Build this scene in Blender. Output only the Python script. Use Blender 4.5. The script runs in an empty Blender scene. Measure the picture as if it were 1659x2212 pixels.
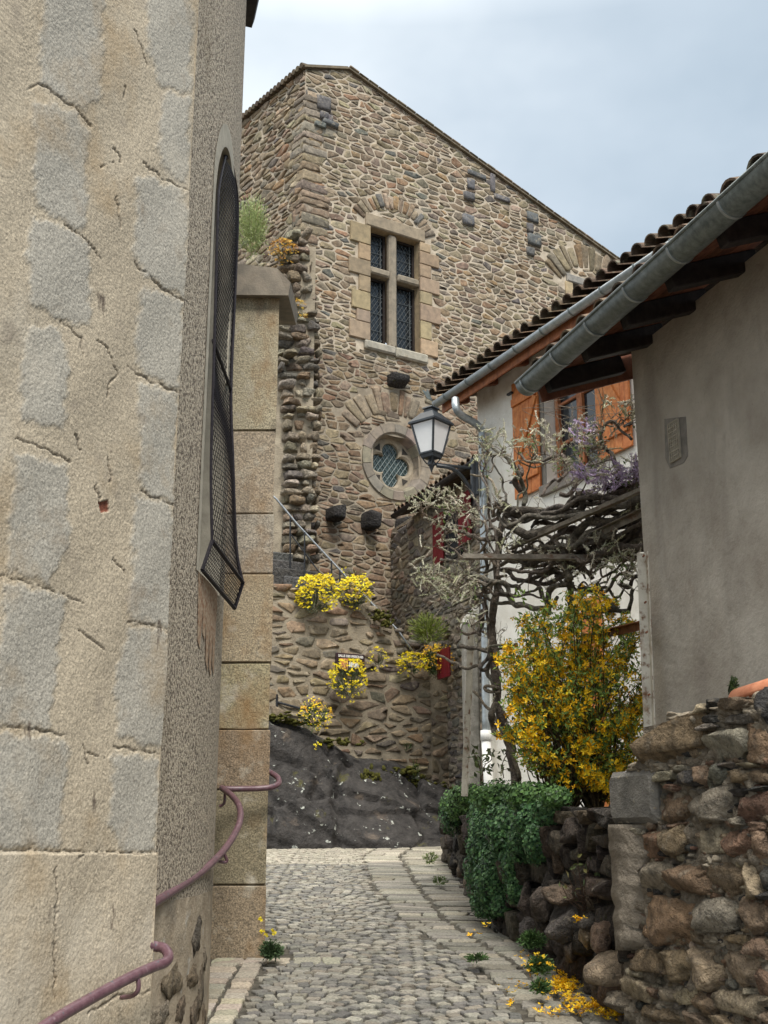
import bpy, math, random
import numpy as np
from mathutils import Vector, Matrix, noise
S = bpy.context.scene
R = math.radians

# ------------------------------------------------------------------ camera
PITCH = R(15.6); VW, VH, F = 1659.0, 2212.0, 2506.0
CAM = Vector((0, 0, 1.6))
FWD = Vector((0, math.cos(PITCH), math.sin(PITCH))); UPV = Vector((0, -math.sin(PITCH), math.cos(PITCH)))
cd = bpy.data.cameras.new('camera'); co = bpy.data.objects.new('camera', cd); S.collection.objects.link(co)
co.location = CAM; co.rotation_euler = (R(90) + PITCH, 0, 0)
cd.sensor_fit = 'VERTICAL'; cd.sensor_height = 36; cd.sensor_width = 36; cd.lens = F * 36 / VH
cd.clip_end = 2000; cd.clip_start = .05
S.camera = co

# ------------------------------------------------------------------ world, sun, exposure
SUN_EL, SUN_AZ = R(52), R(166)           # azimuth measured clockwise from +Y (view direction)
W = bpy.data.worlds.new('World'); S.world = W; W.use_nodes = True
nt = W.node_tree; nt.nodes.clear()
def wn(t, **k):
    n = nt.nodes.new(t)
    for a, b in k.items(): setattr(n, a, b)
    return n
L = nt.links.new
out = wn('ShaderNodeOutputWorld'); bg = wn('ShaderNodeBackground'); L(bg.outputs[0], out.inputs[0])
bg.inputs[1].default_value = 0.1
sky = wn('ShaderNodeTexSky', sky_type='NISHITA', sun_disc=False, sun_elevation=SUN_EL, sun_rotation=SUN_AZ)
tc = wn('ShaderNodeTexCoord'); sep = wn('ShaderNodeSeparateXYZ'); L(tc.outputs['Generated'], sep.inputs[0])
zz = wn('ShaderNodeMath', operation='ADD'); L(sep.outputs[2], zz.inputs[0]); zz.inputs[1].default_value = .28
zm = wn('ShaderNodeMath', operation='MAXIMUM'); L(zz.outputs[0], zm.inputs[0]); zm.inputs[1].default_value = .12
cmb = wn('ShaderNodeCombineXYZ'); L(zm.outputs[0], cmb.inputs[0]); L(zm.outputs[0], cmb.inputs[1]); cmb.inputs[2].default_value = 1
dv = wn('ShaderNodeVectorMath', operation='DIVIDE'); L(tc.outputs['Generated'], dv.inputs[0]); L(cmb.outputs[0], dv.inputs[1])
mp = wn('ShaderNodeMapping'); L(dv.outputs[0], mp.inputs[0]); mp.inputs['Location'].default_value = (3.1, 1.7, 0)
mp.inputs['Scale'].default_value = (1, 1, .3)
nz = wn('ShaderNodeTexNoise'); L(mp.outputs[0], nz.inputs[0]); nz.inputs['Scale'].default_value = 1.9; nz.inputs['Detail'].default_value = 5; nz.inputs['Roughness'].default_value = .52
# broad brightening of the overcast towards the left; zenith boost above the frame added as extra light
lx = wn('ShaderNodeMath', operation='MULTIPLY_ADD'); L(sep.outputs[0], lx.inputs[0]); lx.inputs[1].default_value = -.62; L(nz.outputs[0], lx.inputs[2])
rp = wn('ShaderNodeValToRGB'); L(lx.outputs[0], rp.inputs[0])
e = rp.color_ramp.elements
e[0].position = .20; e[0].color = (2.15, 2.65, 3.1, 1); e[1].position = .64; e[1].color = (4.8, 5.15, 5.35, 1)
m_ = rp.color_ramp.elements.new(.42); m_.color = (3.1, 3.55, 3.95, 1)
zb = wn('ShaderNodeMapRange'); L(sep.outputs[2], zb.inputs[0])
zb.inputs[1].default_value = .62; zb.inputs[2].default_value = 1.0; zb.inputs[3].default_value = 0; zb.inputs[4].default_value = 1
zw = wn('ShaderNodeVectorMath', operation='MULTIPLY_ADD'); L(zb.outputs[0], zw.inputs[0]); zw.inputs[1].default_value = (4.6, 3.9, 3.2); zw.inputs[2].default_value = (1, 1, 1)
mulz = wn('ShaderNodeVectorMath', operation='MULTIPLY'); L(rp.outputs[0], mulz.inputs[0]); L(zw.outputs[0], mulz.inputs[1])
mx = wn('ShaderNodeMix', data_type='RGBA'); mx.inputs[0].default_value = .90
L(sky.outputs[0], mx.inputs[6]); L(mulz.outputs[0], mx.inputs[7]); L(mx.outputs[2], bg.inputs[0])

sd = bpy.data.lights.new('sun', 'SUN'); so = bpy.data.objects.new('sun', sd); S.collection.objects.link(so)
sd.energy = 1.5; sd.angle = R(18); sd.color = (1, .95, .87)
sdir = Vector((math.sin(SUN_AZ) * math.cos(SUN_EL), math.cos(SUN_AZ) * math.cos(SUN_EL), math.sin(SUN_EL)))
so.rotation_euler = sdir.to_track_quat('Z', 'Y').to_euler(); so.location = sdir * 50
S.view_settings.view_transform = 'Standard'; S.view_settings.look = 'None'
S.view_settings.exposure = 1.15; S.view_settings.gamma = 1; S.view_settings.use_curve_mapping = False

# ------------------------------------------------------------------ helpers
def ray(vx, vy):
    return Vector(((vx - VW / 2) / F, 0, 0)) + UPV * ((VH / 2 - vy) / F) + FWD
def at(vx, vy, Y):
    d = ray(vx, vy); return CAM + d * (Y / d.y)
def onp(vx, vy, p0, n):
    d = ray(vx, vy); return CAM + d * ((p0 - CAM).dot(n) / d.dot(n))
def pxm(vx, vy, Y):                       # metres per view pixel at that depth
    d = ray(vx, vy); return (Y / d.y) / F
def c2(x, y): return (483.9 + .35417 * x, 112.3 + .35417 * y)
def c4(x, y): return (553 + .3125 * x, 734.5 + .3125 * y)
def c5(x, y): return (553 + .3125 * x, 1209.7 + .3125 * y)
def c6(x, y): return (864.1 + .36459 * x, 777.7 + .36459 * y)
def c7(x, y): return (933.2 + .32292 * x, 1209.7 + .32292 * y)
def c8(x, y): return (933.2 + .4375 * x, 1425.7 + .4375 * y)
def gz(Y):
    if Y < 13.5: return .1 * Y
    d = min(Y - 13.5, 3.0); return 1.35 + .1 * d - .0167 * d * d
Z = Vector((0, 0, 1))

class MB:
    def __init__(s): s.v = []; s.f = []; s.c = []
    def add(s, vs, fs, col=(1, 1, 1)):
        o = len(s.v); s.v += [tuple(p) for p in vs]; s.f += [tuple(i + o for i in f) for f in fs]
        if len(col) == len(vs) and not isinstance(col[0], (int, float)): s.c += [tuple(c) for c in col]
        else: s.c += [tuple(col)] * len(vs)
    def build(s, name, mat, parent=None, smooth=False):
        me = bpy.data.meshes.new(name); me.from_pydata(s.v, [], s.f)
        a = me.color_attributes.new('Col', 'FLOAT_COLOR', 'POINT')
        arr = np.ones((len(s.v), 4), np.float32)
        if s.v: arr[:, :3] = np.array(s.c, np.float32).reshape(-1, 3)
        a.data.foreach_set('color', arr.ravel())
        me.materials.append(mat)
        if smooth: me.polygons.foreach_set('use_smooth', [True] * len(me.polygons))
        me.update()
        o = bpy.data.objects.new(name, me); S.collection.objects.link(o)
        if parent:
            o.parent = parent
            o.matrix_parent_inverse = Matrix.Translation(-parent.location) if parent.type == 'EMPTY' else Matrix.Identity(4)
        return o
    def box(s, p, U, V, N, u0, u1, v0, v1, n0, n1, col=(1, 1, 1), bev=0.0):
        if bev <= 0:
            vs = [p + U * u + V * v + N * n for n in (n0, n1) for v in (v0, v1) for u in (u0, u1)]
            s.add(vs, [(0, 2, 3, 1), (4, 5, 7, 6), (0, 1, 5, 4), (2, 6, 7, 3), (0, 4, 6, 2), (1, 3, 7, 5)], col); return
        b = min(bev, (u1 - u0) * .4, (v1 - v0) * .4, (n1 - n0) * .45)
        rings = []
        for n, d in ((n0, b), (n0 + b, 0), (n1 - b, 0), (n1, b)):
            A, B, C, D = u0 + d, u1 - d, v0 + d, v1 - d; q = b * .7
            rings.append([p + U * u + V * v + N * n for u, v in ((A + q, C), (B - q, C), (B, C + q), (B, D - q), (B - q, D), (A + q, D), (A, D - q), (A, C + q))])
        s.loft(rings, col, True)
    def loft(s, rings, col=(1, 1, 1), caps=True, closed=True):
        n = len(rings[0]); vs = [p for r in rings for p in r]; fs = []
        for i in range(len(rings) - 1):
            for j in range(n if closed else n - 1):
                k = (j + 1) % n; fs.append((i * n + j, i * n + k, (i + 1) * n + k, (i + 1) * n + j))
        if caps: fs.append(tuple(range(n - 1, -1, -1))); fs.append(tuple((len(rings) - 1) * n + j for j in range(n)))
        s.add(vs, fs, col)
    def tube(s, pts, rad, col=(1, 1, 1), n=8, caps=True):
        pts = [Vector(p) for p in pts]
        if isinstance(rad, (int, float)): rad = [rad] * len(pts)
        rings = []; x = None
        for i, p in enumerate(pts):
            t = (pts[min(i + 1, len(pts) - 1)] - pts[max(i - 1, 0)])
            if t.length < 1e-9: t = Vector((0, 0, 1))
            t.normalize()
            if x is None: x = t.orthogonal().normalized()
            else:
                x = x - t * x.dot(t)
                x = x.normalized() if x.length > 1e-6 else t.orthogonal().normalized()
            y = t.cross(x)
            rings.append([p + (x * math.cos(a) + y * math.sin(a)) * rad[i] for a in (2 * math.pi * j / n for j in range(n))])
        s.loft(rings, col, caps)
    def quad(s, a, b, c, d, col=(1, 1, 1)): s.add([a, b, c, d], [(0, 1, 2, 3)], col)
    def prism(s, pts, ext, col=(1, 1, 1)):    # polygon extruded by a vector
        s.loft([list(pts), [p + ext for p in pts]], col, True)
    def leaf(s, p, d, w, col, rng, ln, fold=.3):
        d = d.normalized(); x = d.cross(Vector((rng.uniform(-1, 1), rng.uniform(-1, 1), rng.uniform(-1, 1))))
        if x.length < 1e-3: x = d.orthogonal()
        x.normalize(); y = x.cross(d) * fold * w
        s.add([p, p + d * ln * .45 + x * w * .5 + y, p + d * ln, p + d * ln * .45 - x * w * .5 + y], [(0, 1, 2), (0, 2, 3)], col)
    def star(s, p, nrm, r, col, rng, k=4):
        nrm = nrm.normalized(); x = nrm.orthogonal().normalized(); y = nrm.cross(x); a0 = rng.uniform(0, 6.28)
        for i in range(k):
            a = a0 + 6.283 * i / k; d = x * math.cos(a) + y * math.sin(a); t = nrm.cross(d)
            l = r * rng.uniform(.75, 1.15); lift = nrm * r * rng.uniform(.1, .6)
            s.add([p, p + d * l * .55 + t * l * .28 + lift * .6, p + d * l + lift, p + d * l * .55 - t * l * .28 + lift * .6], [(0, 1, 2, 3)], col)

def smooth_path(pts, k=4):
    pts = [Vector(p) for p in pts]; o = []
    P = [pts[0]] + pts + [pts[-1]]
    for i in range(1, len(P) - 2):
        a, b, c, d = P[i - 1], P[i], P[i + 1], P[i + 2]
        for j in range(k):
            t = j / k
            o.append(.5 * ((2 * b) + (c - a) * t + (2 * a - 5 * b + 4 * c - d) * t * t + (3 * b - a - 3 * c + d) * t ** 3))
    o.append(pts[-1]); return o
def thing(name, label, cat, loc=(0, 0, 0), group=None):
    o = bpy.data.objects.new(name, None); S.collection.objects.link(o); o.location = loc
    o.empty_display_size = .1
    return tag(o, label, cat, group)
def tag(o, label, cat, group=None, kind=None):
    if label: o['label'] = label
    if cat: o['category'] = cat
    if group: o['group'] = group
    if kind: o['kind'] = kind
    return o
def struct(o): o['kind'] = 'structure'; return o

# ------------------------------------------------------------------ materials
def mat(name, c1, c2=None, sc=6, det=6, rough=.9, bump=.3, bsc=40, bdist=.01, attr=False, metal=0, spots=None, streak=None, spec=.3, bmul=None, rr=(.35, .65), spec_t=None):
    m = bpy.data.materials.new(name); m.use_nodes = True; t = m.node_tree; n = t.nodes; k = t.links.new
    b = n['Principled BSDF']; b.inputs['Roughness'].default_value = rough; b.inputs['Metallic'].default_value = metal
    b.inputs['Specular IOR Level'].default_value = spec
    g = n.new('ShaderNodeNewGeometry'); pos = g.outputs['Position']
    def nse(scale, d=6, r=.6, vec=pos):
        q = n.new('ShaderNodeTexNoise'); q.inputs['Scale'].default_value = scale; q.inputs['Detail'].default_value = d; q.inputs['Roughness'].default_value = r
        k(vec, q.inputs['Vector']); return q
    c2_ = c2 or c1
    q = nse(sc, det); r_ = n.new('ShaderNodeValToRGB'); k(q.outputs[0], r_.inputs[0])
    r_.color_ramp.elements[0].position = rr[0]; r_.color_ramp.elements[0].color = (*c1, 1)
    r_.color_ramp.elements[1].position = rr[1]; r_.color_ramp.elements[1].color = (*c2_, 1)
    col = r_.outputs[0]
    def mixc(fac, a, b_, blend='MIX'):
        x = n.new('ShaderNodeMix'); x.data_type = 'RGBA'; x.blend_type = blend
        if isinstance(fac, float): x.inputs[0].default_value = fac
        else: k(fac, x.inputs[0])
        if isinstance(a, tuple): x.inputs[6].default_value = (*a, 1)
        else: k(a, x.inputs[6])
        if isinstance(b_, tuple): x.inputs[7].default_value = (*b_, 1)
        else: k(b_, x.inputs[7])
        return x.outputs[2]
    if attr:
        a = n.new('ShaderNodeAttribute'); a.attribute_name = 'Col'; col = mixc(1.0, col, a.outputs[0], 'MULTIPLY')
    for sp in (spots or []):              # (scale, lo, hi, colour[, (sx,sy,sz)])
        vec = pos
        if len(sp) > 4:
            mpn = n.new('ShaderNodeMapping'); k(pos, mpn.inputs[0]); mpn.inputs['Scale'].default_value = sp[4]; vec = mpn.outputs[0]
        s_ = nse(sp[0], 5, .6, vec); mr = n.new('ShaderNodeMapRange'); mr.inputs[1].default_value = sp[1]; mr.inputs[2].default_value = sp[2]
        k(s_.outputs[0], mr.inputs[0]); col = mixc(mr.outputs[0], col, sp[3])
    k(col, b.inputs['Base Color'])
    if bump:
        q2 = nse(bsc, 6, .65); bp = n.new('ShaderNodeBump'); bp.inputs['Strength'].default_value = bump; bp.inputs['Distance'].default_value = bdist
        h = q2.outputs[0]
        if bmul:
            q3 = nse(bmul, 4); ad = n.new('ShaderNodeMath'); ad.operation = 'MULTIPLY_ADD'; k(q3.outputs[0], ad.inputs[0]); ad.inputs[1].default_value = 2.5; k(h, ad.inputs[2]); h = ad.outputs[0]
        k(h, bp.inputs['Height']); k(bp.outputs[0], b.inputs['Normal'])
    return m
M = {}
M['stone'] = mat('stone', (.68, .67, .66), (1.55, 1.47, 1.36), 16, 8, .92, .6, 55, .012, attr=True, spots=[(60, .60, .72, (.07, .06, .05)), (11, .56, .78, (.36, .31, .235))], bmul=14, rr=(.3, .7))
M['bigstone'] = mat('big_stone', (.42, .41, .40), (1.55, 1.46, 1.36), 17, 12, .92, 1.0, 90, .035, attr=True, spots=[(120, .60, .70, (.05, .042, .036)), (13, .58, .75, (.36, .31, .24)), (23, .60, .74, (.08, .062, .05))], bmul=26, rr=(.3, .7))
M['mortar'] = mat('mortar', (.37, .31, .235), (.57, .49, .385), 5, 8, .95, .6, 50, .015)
M['mortar_shaded'] = mat('mortar_shaded', (.24, .20, .15), (.40, .34, .26), 4, 8, .95, .6, 50, .015, spots=[(2, .6, .8, (.20, .17, .13))])  # darker mortar copy, the lower castle wall's shade put into its colour
M['mortar_brown'] = mat('mortar_brown', (.23, .195, .145), (.42, .36, .27), 3.5, 8, .95, .8, 40, .02, spots=[(6, .6, .75, (.10, .085, .065))])
M['mortar_dark'] = mat('mortar_dark', (.11, .09, .07), (.26, .22, .17), 7, 8, .95, .9, 60, .02)
M['dressed'] = mat('dressed_stone', (.75, .75, .75), (1.15, 1.12, 1.08), 9, 8, .9, .4, 60, .01, attr=True, spots=[(5, .6, .8, (.22, .18, .13))])
M['granite'] = mat('granite', (.70, .69, .68), (1.20, 1.185, 1.15), 95, 4, .9, .4, 110, .006, attr=True, rr=(.36, .64), spots=[(1.7, .56, .80, (.38, .27, .15)), (1.3, .58, .75, (.60, .54, .44), (1, 1, .7)), (4.5, .60, .74, (.33, .28, .22)), (60, .68, .8, (.10, .085, .07)), (9, .68, .74, (.14, .11, .085), (1, 1, .4))], bmul=25)
M['butt'] = mat('buttress_stone', (.5, .5, .5), (1.4, 1.34, 1.26), 95, 4, .9, .6, 110, .008, attr=True, rr=(.36, .64), spots=[(7, .56, .74, (.46, .42, .34)), (3.2, .5, .75, (.27, .16, .07), (1, 1, .6)), (4.5, .58, .75, (.12, .10, .08), (1, 1, .5))], bmul=25)
M['roughcast'] = mat('roughcast', (.17, .14, .11), (.64, .55, .43), 62, 3, .95, 1.0, 62, .03, rr=(.40, .54), spots=[(2.0, .6, .9, (.25, .19, .12), (1, 1, .4))])
M['pale'] = mat('pale_surround', (.34, .31, .25), (.46, .42, .34), 12, 6, .9, .3, 60, .01)
M['greywall'] = mat('grey_render', (.35, .315, .27), (.50, .465, .41), 2.2, 9, .95, .55, 30, .012, spots=[(1.6, .52, .85, (.23, .205, .18), (1.8, 1.8, .35)), (90, .62, .8, (.16, .145, .13)), (7, .60, .8, (.33, .29, .25), (1, 1, .6)), (5, .66, .9, (.46, .43, .39), (1, 1, .3))], bmul=9)
M['white'] = mat('white_render', (.66, .63, .56), (.80, .78, .72), 4, 7, .95, .5, 25, .012, spots=[(3, .58, .8, (.50, .46, .38), (1, 1, .5)), (24, .66, .75, (.36, .33, .28))])
M['pillar'] = mat('grey_pillar', (.20, .19, .165), (.36, .34, .30), 10, 8, .95, .6, 50, .015)
def wood(name, c1, c2):
    return mat(name, c1, c2, 16, 7, .6, .25, 60, .005, attr=True, spots=[(30, .55, .8, tuple(x * .5 for x in c1), (1, 1, .06))])
M['orange'] = wood('varnished_wood', (.44, .135, .035), (.62, .24, .075))
M['brownwood'] = wood('brown_wood', (.17, .065, .03), (.30, .12, .055))
M['soffit'] = wood('soffit_wood', (.14, .055, .035), (.27, .12, .07))
M['rafter'] = wood('rafter_wood', (.016, .014, .015), (.04, .034, .034))
M['redpaint'] = mat('red_paint', (.115, .006, .01), (.17, .011, .017), 20, 4, .5, .1)
M['zinc'] = mat('zinc', (.125, .15, .15), (.23, .262, .262), 25, 8, .5, .1, 60, .003, metal=.55, spots=[(70, .58, .75, (.13, .15, .155))], spec=.5)
M['zinc2'] = mat('zinc_bright', (.30, .34, .36), (.44, .48, .50), 14, 6, .42, .05, metal=.6, spec=.5)
M['pvc'] = mat('white_pvc', (.72, .72, .70), (.80, .80, .78), 8, 4, .4, 0)
M['tile'] = mat('roof_tile', (.075, .06, .05), (.19, .14, .105), 12, 8, .95, .6, 60, .01, attr=True, spots=[(10, .56, .72, (.20, .20, .15))])
M['tilelight'] = mat('roof_tile_lichen', (.13, .115, .09), (.24, .21, .165), 8, 8, .95, .6, 60, .01, attr=True)
M['terracotta'] = mat('terracotta', (.46, .17, .09), (.58, .25, .14), 20, 6, .85, .3)
M['iron'] = mat('black_iron', (.012, .013, .016), (.03, .032, .036), 40, 4, .5, .15)
M['lampiron'] = mat('lamp_iron', (.02, .025, .032), (.035, .042, .05), 30, 4, .4, .05, spec=.5)
M['wire'] = mat('wire', (.012, .01, .014), (.03, .025, .03), 60, 3, .6, 0)
M['rail'] = mat('rail_paint', (.105, .05, .064), (.165, .092, .108), 30, 6, .38, .15, 80, .003, spots=[(38, .62, .67, (.09, .10, .115)), (24, .62, .72, (.27, .2, .215)), (60, .66, .7, (.05, .03, .03))], spec=.5)
M['railgrey'] = mat('galvanised_rail', (.22, .24, .26), (.34, .36, .38), 30, 4, .45, 0, metal=.5)
M['frost'] = mat('frosted_glass', (.70, .71, .72), (.76, .77, .78), 5, 3, .35, 0, spec=.5)
M['glass'] = mat('dark_glass', (.008, .012, .016), (.02, .027, .034), 3, 3, .12, .15, 6, .01, spec=.6)
M['greenglass'] = mat('leaded_glass', (.02, .035, .033), (.05, .075, .07), 9, 3, .22, .2, 9, .01, spec=.6)
M['lead'] = mat('lead', (.05, .058, .06), (.10, .115, .12), 30, 3, .5, 0)
M['leadlight'] = mat('lead_bright', (.15, .19, .19), (.24, .29, .29), 30, 3, .5, 0)
M['rock'] = mat('dark_rock', (.018, .017, .017), (.072, .066, .062), 9, 12, .85, .7, 30, .04, rr=(.25, .75), spots=[(8, .635, .67, (.42, .44, .40)), (3.2, .64, .72, (.09, .085, .03)), (2.6, .62, .74, (.15, .12, .095)), (55, .70, .74, (.26, .26, .24))], bmul=8)
M['moss'] = mat('moss', (.035, .04, .008), (.12, .11, .02), 30, 8, 1, .8, 90, .02)
M['sett'] = mat('sett', (.62, .62, .62), (1.2, 1.18, 1.14), 60, 8, .85, .5, 110, .008, attr=True, spots=[(170, .62, .72, (.09, .085, .08)), (2.5, .60, .8, (.20, .185, .15))], bmul=30)
M['joint'] = mat('joint', (.045, .04, .032), (.11, .10, .08), 20, 6, 1, .6, 80, .01)
M['soil'] = mat('soil', (.05, .04, .028), (.10, .08, .055), 12, 8, 1, .8, 50, .03)
M['lava'] = mat('lava_stone', (.5, .5, .5), (1.3, 1.25, 1.2), 25, 10, .95, 1, 60, .03, attr=True, spots=[(14, .64, .74, (.06, .065, .02))], bmul=25)
M['leaf'] = mat('leaf', (.8, .8, .8), (1.15, 1.15, 1.15), 30, 3, .55, 0, attr=True, spec=.4)
M['petal'] = mat('petal', (.9, .9, .9), (1.05, 1.05, 1.05), 30, 3, .6, 0, attr=True, spec=.2)
M['bark'] = mat('bark', (.55, .55, .55), (1.3, 1.28, 1.22), 25, 8, .95, 1, 70, .02, attr=True, bmul=22)
M['whitepaint'] = mat('worn_white_paint', (.46, .43, .36), (.64, .61, .53), 9, 6, .6, .2, spots=[(14, .54, .66, (.17, .085, .045)), (5, .56, .70, (.26, .17, .10))])
M['oldbeam'] = mat('weathered_beam', (.10, .085, .065), (.26, .235, .195), 9, 6, .7, .3, spots=[(12, .52, .66, (.12, .07, .045)), (6, .6, .7, (.42, .40, .35))])
M['board'] = mat('sign_board', (.03, .014, .018), (.04, .02, .024), 10, 3, .5, 0)
M['letters'] = mat('sign_letters', (.75, .73, .70), None, 10, 3, .6, 0)
M['picture'] = mat('sign_picture', (.50, .10, .03), (.75, .42, .18), 60, 4, .5, 0)

def jit(c, rng, a=.16, b=.05):
    k = 1 + rng.uniform(-a, a); return tuple(max(.004, x * k * (1 + rng.uniform(-b, b))) for x in c)

# ------------------------------------------------------------------ rubble masonry
def clip(poly, nx, ny, c):
    o = []
    for i in range(len(poly)):
        a, b = poly[i - 1], poly[i]; da = nx * a[0] + ny * a[1] - c; db = nx * b[0] + ny * b[1] - c
        if (da <= 0) != (db <= 0):
            t = da / (da - db); o.append((a[0] + (b[0] - a[0]) * t, a[1] + (b[1] - a[1]) * t))
        if db <= 0: o.append(b)
    return o
def stone2d(mb, O, U, V, N, poly, dep, rng, col, tilt=.25, rnd=1):
    cx = sum(p[0] for p in poly) / len(poly); cy = sum(p[1] for p in poly) / len(poly)
    for _ in range(rnd):
        q = []
        for i in range(len(poly)):
            a, b = poly[i], poly[(i + 1) % len(poly)]
            w0, w1 = rng.uniform(.03, .16), rng.uniform(.03, .16)
            q.append((a[0] * (1 - w0) + b[0] * w0, a[1] * (1 - w0) + b[1] * w0)); q.append((a[0] * w1 + b[0] * (1 - w1), a[1] * w1 + b[1] * (1 - w1)))
        poly = q
    s_ = max(max(abs(p[0] - cx), abs(p[1] - cy)) for p in poly)
    poly = [(p[0] + rng.uniform(-.05, .05) * s_, p[1] + rng.uniform(-.05, .05) * s_) for p in poly]
    tx, ty = rng.uniform(-tilt, tilt), rng.uniform(-tilt, tilt); d = dep * rng.uniform(.6, 1.25)
    n = len(poly); vs = []
    for sc, h in ((1.0, -.3), (.965, .5), (.86, .93), (.5, 1.0)):
        for (x, y) in poly:
            dx, dy = (x - cx) * sc, (y - cy) * sc
            hh = d * h * (1 + rng.uniform(-.10, .14)) + (tx * dx + ty * dy if h > 0 else 0)
            vs.append(O + U * (cx + dx) + V * (cy + dy) + N * (max(hh, .002) if h > 0 else d * h))
    vs.append(O + U * cx + V * cy + N * d * 1.02)
    fs = []
    for i in range(3):
        for j in range(n):
            k = (j + 1) % n; fs.append((i * n + j, i * n + k, (i + 1) * n + k, (i + 1) * n + j))
    for j in range(n): fs.append((3 * n + j, 3 * n + (j + 1) % n, 4 * n))
    mb.add(vs, fs, col)
def rubble(mb, O, U, V, N, region, sw, sh, gap, dep, rng, pal, holes=(), tilt=.2, rnd=1, amin=.12, vary=1.0, cset=None):
    k = sh / sw
    us = [p[0] for p in region]; vs_ = [p[1] for p in region]
    u0, u1, v0, v1 = min(us), max(us), min(vs_), max(vs_)
    ar = sum(region[i - 1][0] * region[i][1] - region[i][0] * region[i - 1][1] for i in range(len(region)))
    if ar < 0: region = region[::-1]
    sites = []; v = v0 - sh
    while v < v1 + sh:
        h = sh * rng.uniform(1 - .45 * vary, 1 + .5 * vary); u = u0 - sw * rng.uniform(.5, 1.5)
        while u < u1 + sw:
            w = sw * rng.uniform(1 - .55 * vary, 1 + .75 * vary)
            if rng.random() < .16 * vary:
                sites.append(((u + w / 2) * k, v + h * .2)); sites.append(((u + w / 2 + rng.uniform(-.1, .1) * w) * k, v + h * .8))
            else: sites.append(((u + w / 2) * k, v + h / 2 + rng.uniform(-.28, .28) * h))
            u += w
        v += h
    sites = [s_ for s_ in sites if rng.random() > .17 * vary]
    cs = 1.6 * sh; H = {}
    for i, s_ in enumerate(sites): H.setdefault((int(s_[0] // cs), int(s_[1] // cs)), []).append(i)
    for i, (x, y) in enumerate(sites):
        ru = x / k
        if not (u0 - sw < ru < u1 + sw and v0 - sh < y < v1 + sh): continue
        if any(inhole(h, ru, y) for h in holes): continue
        gx, gy = int(x // cs), int(y // cs); nb = []
        for a in (-2, -1, 0, 1, 2):
            for b in (-2, -1, 0, 1, 2):
                for j in H.get((gx + a, gy + b), ()):
                    if j != i: nb.append(((sites[j][0] - x) ** 2 + (sites[j][1] - y) ** 2, j))
        nb.sort(); r = 2.2 * sh
        poly = [(x - r, y - r), (x + r, y - r), (x + r, y + r), (x - r, y + r)]
        for d2, j in nb[:18]:
            d = math.sqrt(d2)
            if d < 1e-6: continue
            nx, ny = (sites[j][0] - x) / d, (sites[j][1] - y) / d
            g = gap * .5 * math.sqrt((nx * k) ** 2 + ny ** 2) * rng.uniform(.45, 1.7)
            poly = clip(poly, nx, ny, nx * x + ny * y + d / 2 - g)
            if len(poly) < 3: break
        if len(poly) < 3: continue
        poly = [(p[0] / k, p[1]) for p in poly]
        for a in range(len(region)):
            p, q = region[a - 1], region[a]; ex, ey = q[0] - p[0], q[1] - p[1]; l = math.hypot(ex, ey)
            if l < 1e-9: continue
            nx, ny = ey / l, -ex / l
            poly = clip(poly, nx, ny, nx * p[0] + ny * p[1] - gap * .3)
            if len(poly) < 3: break
        if len(poly) < 3: continue
        for h in holes:
            poly = cliphole(h, poly, ru, y, gap)
            if len(poly) < 3: break
        if len(poly) < 3: continue
        A = abs(sum(poly[a - 1][0] * poly[a][1] - poly[a][0] * poly[a - 1][1] for a in range(len(poly)))) / 2
        if A < amin * sw * sh: continue
        c = rng.choices(pal[0], pal[1])[0]
        stone2d(mb, O, U, V, N, poly, dep, rng, jit(c, rng, .22, .06), tilt, rnd)
def inhole(h, u, v):
    if h[0] == 'r': return h[1] < u < h[3] and h[2] < v < h[4]
    if h[0] == 'c': return math.hypot(u - h[1], v - h[2]) < h[3]
    if h[0] == 's':
        r = math.hypot(u - h[1], v - h[2]); a = math.atan2(v - h[2], u - h[1]); return h[3] < r < h[4] and h[5] < a < h[6]
def cliphole(h, poly, u, v, gap):
    if h[0] == 'r':
        if not any(h[1] < p[0] < h[3] and h[2] < p[1] < h[4] for p in poly) and not (h[1] - .3 < u < h[3] + .3 and h[2] - .3 < v < h[4] + .3): return poly
        d = {'l': h[1] - u, 'r': u - h[3], 'b': h[2] - v, 't': v - h[4]}; b = max(d, key=d.get)
        return {'l': lambda: clip(poly, 1, 0, h[1] - gap / 3), 'r': lambda: clip(poly, -1, 0, -h[3] - gap / 3), 'b': lambda: clip(poly, 0, 1, h[2] - gap / 3), 't': lambda: clip(poly, 0, -1, -h[4] - gap / 3)}[b]()
    if h[0] == 'c':
        d = math.hypot(u - h[1], v - h[2]); nx, ny = (h[1] - u) / d, (h[2] - v) / d
        return clip(poly, nx, ny, nx * h[1] + ny * h[2] - h[3] - gap / 3)
    return poly
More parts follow.
